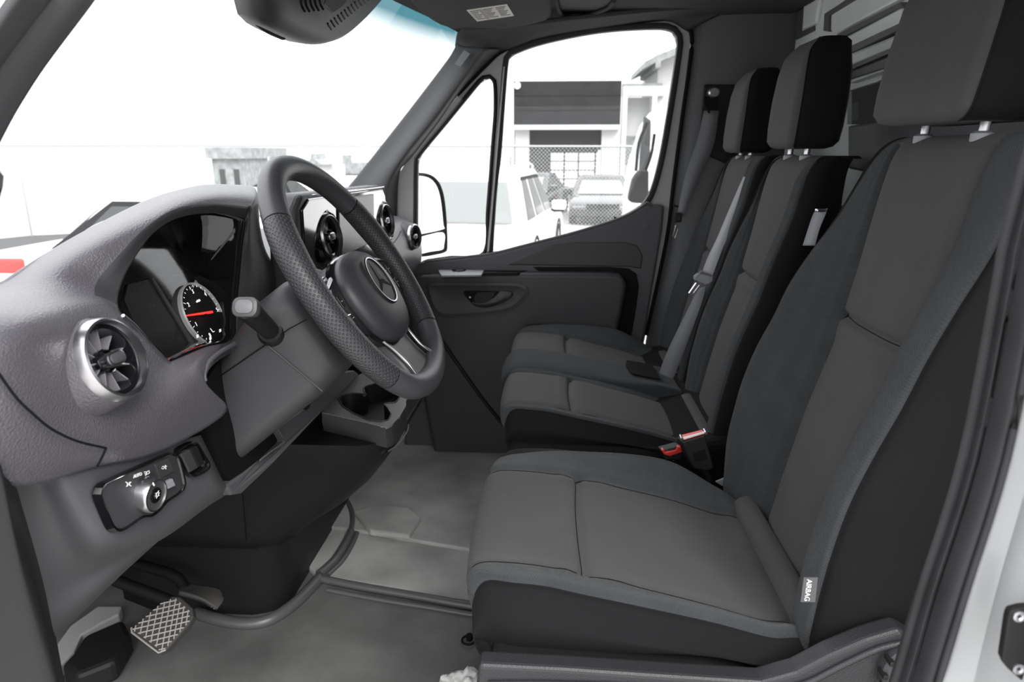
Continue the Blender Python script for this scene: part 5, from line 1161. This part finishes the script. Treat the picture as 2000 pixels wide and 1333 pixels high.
bx_('eave_shadow_strip', -2.82, -4.4, 3.70, 3.78, XB - .22, XB + .3, M['greyroof'], an)
bx_('column', -2.82, -3.02, GZ - .6, 3.3, XB - .2, XB + .2, M['white'], an)
bx_('column', -4.02, -4.22, GZ - .6, 3.3, XB - .2, XB + .2, M['white'], an)
bx_('recessed_wall', -3.02, -4.02, 1.75, 3.3, XB + .6, XB + .8, M['stucco'], an)
bx_('recessed_window', -3.02, -4.02, .55, 1.75, XB + .6, XB + .7, M['greyroof'], an)
bx_('lower_wall', -3.02, -4.02, GZ - .6, .55, XB + .6, XB + .8, M['stucco'], an)
bx_('main_wall', -4.22, -7.5, GZ - .6, 5.0, XB, XB + 5, M['stucco'], an)
prism('pitched_roof', [(XB - .8, -3.55, 4.30), (XB - .8, -3.60, 4.55), (XB - .8, -5.2, 5.25), (XB - .8, -7.6, 5.5), (XB - .8, -7.6, 5.25), (XB - .8, -5.2, 4.95), (XB - .8, -4.2, 4.55), (XB - .8, -4.2, 4.30), (XB - .8, -4.0, 4.30), (XB - .8, -4.0, 4.50)], (5, 0, 0), M['greyroof'], an)

# chain-link fence
XF = 15.8
fc = thing('chain_link_fence', 'galvanised chain-link fence with a top rail behind the white SUV', 'fence', (XF, -1, GZ))
tube('top_rail', [(XF, 16, 1.20), (XF, 5, 1.19), (XF, -4, 1.17)], .022, M['galv'], fc, n=8)
for y in (15.5, 12.5, 9.5, 6.5, 3.5, .95, -2.2): lathe('post', (XF + .03, y, GZ - .3), (0, 0, 1), [(.03, 0), (.03, 2.12), (.012, 2.16)], M['galv'], fc, n=10)
V = []; F = []
sp = .085; zt_, zb_ = 1.17, GZ - .2; hh = zt_ - zb_
for k in range(int((8 + hh) / sp)):
    for d in (1, -1):
        y0 = 4.0 - k * sp if d == 1 else -4.0 + k * sp
        # wire from the top at y0 to the bottom at y0 + d*hh, clipped to the mesh width
        ya, za, yb, zb2 = y0, zt_, y0 + d * hh, zb_
        if d == 1 and yb > 4: zb2 = zt_ - (4 - ya); yb = 4
        if d == -1 and yb < -4: zb2 = zt_ - (ya + 4); yb = -4
        if not -4.01 <= ya <= 4.01:
            ex = abs(ya) - 4
            if ex >= hh: continue
            za = zt_ - ex; ya = 4 * np.sign(ya)
        if za - zb2 < .03: continue
        i = len(V); r = .0055
        for (y, z) in ((ya, za), (yb, zb2)): V += [(XF - r, y, z), (XF + r, y - r * 1.2, z), (XF + r, y + r * 1.2, z)]
        F += [(i, i + 1, i + 4, i + 3), (i + 1, i + 2, i + 5, i + 4), (i + 2, i, i + 3, i + 5)]
        # barbs at the rail
        if abs(ya) < 3.9 and k % 2 == 0:
            i = len(V); V += [(XF, ya - .006, zt_), (XF, ya + .006, zt_), (XF, ya + .02 * d, zt_ + .06)]; F.append((i, i + 1, i + 2))
ms_ = obj('wire_mesh', V, F, M['galv'], fc, smooth=False); ms_['kind'] = 'stuff'

# white van at the right edge of the window
vn = thing('white_van', 'white van with a large dark grey mirror at the right edge of the passenger window', 'car', (9.5, -3.0, GZ))
def VY(P, x): return [(x, at(px, py, 'x', 8.2)[1], at(px, py, 'x', 8.2)[2]) for px, py in P]
prism('body', [(8.3, -1.02, GZ + .35), (8.3, -1.02, -.10), (8.35, -1.02, .15), (8.6, -1.05, .50), (8.6, -1.10, .9), (8.7, -1.25, 1.40), (8.8, -1.42, 1.62), (8.8, -3.4, 1.70), (8.3, -3.4, GZ + .35)], (1.9, 0, 0), M['carwhite'], vn, bevel=.06, seg=3)
prism('side_windscreen_edge', VY([(1266, 222), (1280, 232), (1278, 300), (1262, 390), (1252, 390), (1258, 290)], 8.55), (.06, 0, 0), M['carglass'], vn, bevel=.01)
prism('mirror_housing', VY([(1238, 340), (1246, 332), (1262, 332), (1262, 392), (1256, 396), (1228, 393), (1224, 386), (1232, 350)], 7.95), (.22, 0, 0), M['sign'], vn, bevel=.03, seg=3)
tube('mirror_arm', VY([(1240, 334), (1246, 280), (1262, 240)], 8.1), .018, M['black'], vn, smooth=4)
tube('mirror_arm', VY([(1258, 336), (1270, 300), (1276, 262)], 8.1), .018, M['black'], vn, smooth=4)
box('front_bumper', (8.25, -1.9, GZ + .45), (.15, 1.8, .3), M['black'], vn, bevel=.05)
for wx in (8.9,): lathe('wheel', (wx, -1.2, GZ + .34), (0, 1, 0), [(.34, -.1), (.34, .1), (.22, .12), (.05, .11)], M['black'], vn, n=24)

# passenger side exterior mirror
em = thing('exterior_mirror', 'large two-part passenger side door mirror with a thin black rim', 'mirror', (2.42, .45, .8))
XM = 2.44
mo_ = [(790, 345), (812, 338), (836, 340), (852, 350), (862, 368), (868, 395), (872, 440), (873, 480), (870, 492), (850, 498), (822, 502), (800, 500), (790, 470)]
MN = np.array((-.54, -.84, 0.)); MN /= np.linalg.norm(MN); MP0 = np.array((2.44, .40, .8))
A_ = resamp([atn(x, y, MP0, MN) for x, y in mo_], 80, True, 4); cM = A_.mean(0)
tdir = np.array((.93, -.20, 0)); 
def mrot(P, a=math.radians(-18)):
    Q = np.array(P) - cM; return np.stack([Q[:, 0] * math.cos(a) - Q[:, 1] * math.sin(a), Q[:, 0] * math.sin(a) + Q[:, 1] * math.cos(a), Q[:, 2]], 1) + cM
rings('mirror_shell', [cM + (A_ - cM) * .96 + MN * .004, A_ + MN * .003, A_ - MN * .02, cM + (A_ - cM) * .93 - MN * .07, cM + (A_ - cM) * .6 - MN * .12], M['black'], em, capb=True, ang=60)
g1 = [(796, 352), (812, 344), (834, 346), (848, 356), (857, 374), (862, 400), (866, 440), (866, 448), (820, 458), (796, 460)]
g2 = [(800, 466), (820, 463), (866, 454), (867, 480), (864, 488), (840, 492), (822, 496), (800, 496)]
for g_ in (g1, g2):
    prism('mirror_glass', resamp([atn(x, y, MP0 - MN * .0 + MN * .001, MN) for x, y in g_], 50, True, 3), -MN * .004, M['mirror'], em)
prism('glass_backing', [atn(x, y, MP0 - MN * .004, MN) for x, y in mo_], -MN * .01, M['black'], em)
tube('mirror_bracket', [at(800, 480, 'x', 2.42), at(792, 500, 'x', 2.33), at(790, 515, 'x', 2.30)], .02, M['black'], em)
dm = thing('driver_mirror', 'dark edge of the driver side exterior mirror at the far left', 'mirror', (.38, .66, 1.0))
dmP = [(-70, 270), (-20, 268), (-3, 280), (3, 300), (4, 325), (-2, 344), (-25, 352), (-70, 352)]
prism('mirror_shell', resamp(L_('x', .40, dmP), 40, True, 4), (-.05, .02, 0), M['dark'], dm, bevel=.006, seg=3)
tube('mirror_bracket', [at(-40, 345, 'x', .39), at(-60, 430, 'x', .42), at(-90, 520, 'x', .45)], .012, M['dark'], dm)

# distant houses beyond the windscreen
def house(name, label, px0, px1, ytop, X, roofk=None, m=M['stucco']):
    y0, y1 = at(px0, 300, 'x', X)[1], at(px1, 300, 'x', X)[1]; zt = at((px0 + px1) / 2, ytop, 'x', X)[2]
    t = thing(name, label, 'building', (X, (y0 + y1) / 2, GZ)); c = ((y0 + y1) / 2); w = abs(y0 - y1)
    zz = at((px0 + px1) / 2, ytop + 22, 'x', X)[2]
    bx_('wall', y0, y1, GZ, zz, X, X + 6, m, t)
    if roofk == 'gable': prism('roof', [(X - .3, y0 + .3, zz), (X - .3, c, zt), (X - .3, y1 - .3, zz)], (6.5, 0, 0), M['greyroof'], t)
    elif roofk == 'spire': prism('roof', [(X - .3, y0 + .3, zz), (X - .3, c + w * .12, (zt + zz) / 2), (X - .3, c, zt), (X - .3, c - w * .12, (zt + zz) / 2), (X - .3, y1 - .3, zz)], (3, 0, 0), M['greyroof'], t)
    else: bx_('roof', y0 + .2, y1 - .2, zz, zt, X - .3, X + 6.3, M['greyroof'], t)
    for k in range(2): bx_('window', c + w * (.28 - .45 * k), c + w * (.12 - .45 * k), zz - 1.6, zz - .6, X - .06, X, M['carglass'], t)
    return t
house('grey_house', 'grey flat-roofed building left of the steering wheel through the windscreen', 412, 474, 288, 40, None, M['greyroof'])
house('distant_house', 'pale distant house with twin gables just left of the wheel rim', 505, 545, 314, 70, 'gable')
house('distant_house', 'distant house with jagged gables above the left of the wheel rim', 516, 560, 305, 60, 'gable')
house('distant_house', 'distant house with a sharp pointed spire roof', 598, 624, 300, 50, 'spire')
house('distant_house', 'long low distant house right of the pointed spire', 628, 700, 318, 64, None)
bx_('chimney', at(668, 300, 'x', 61)[1], at(680, 300, 'x', 61)[1], 0, at(674, 303, 'x', 61)[2], 61, 62, M['greyroof'], bpy.data.objects['distant_house.003'])
struct(obj('road', L_('z', GZ + .006, [(-260, 530), (0, 500), (90, 478), (165, 455), (60, 460), (0, 466), (-260, 482)]), [tuple(range(7))], mat('dark_asphalt', (.07, .07, .07), .9, spec=.1), smooth=False))
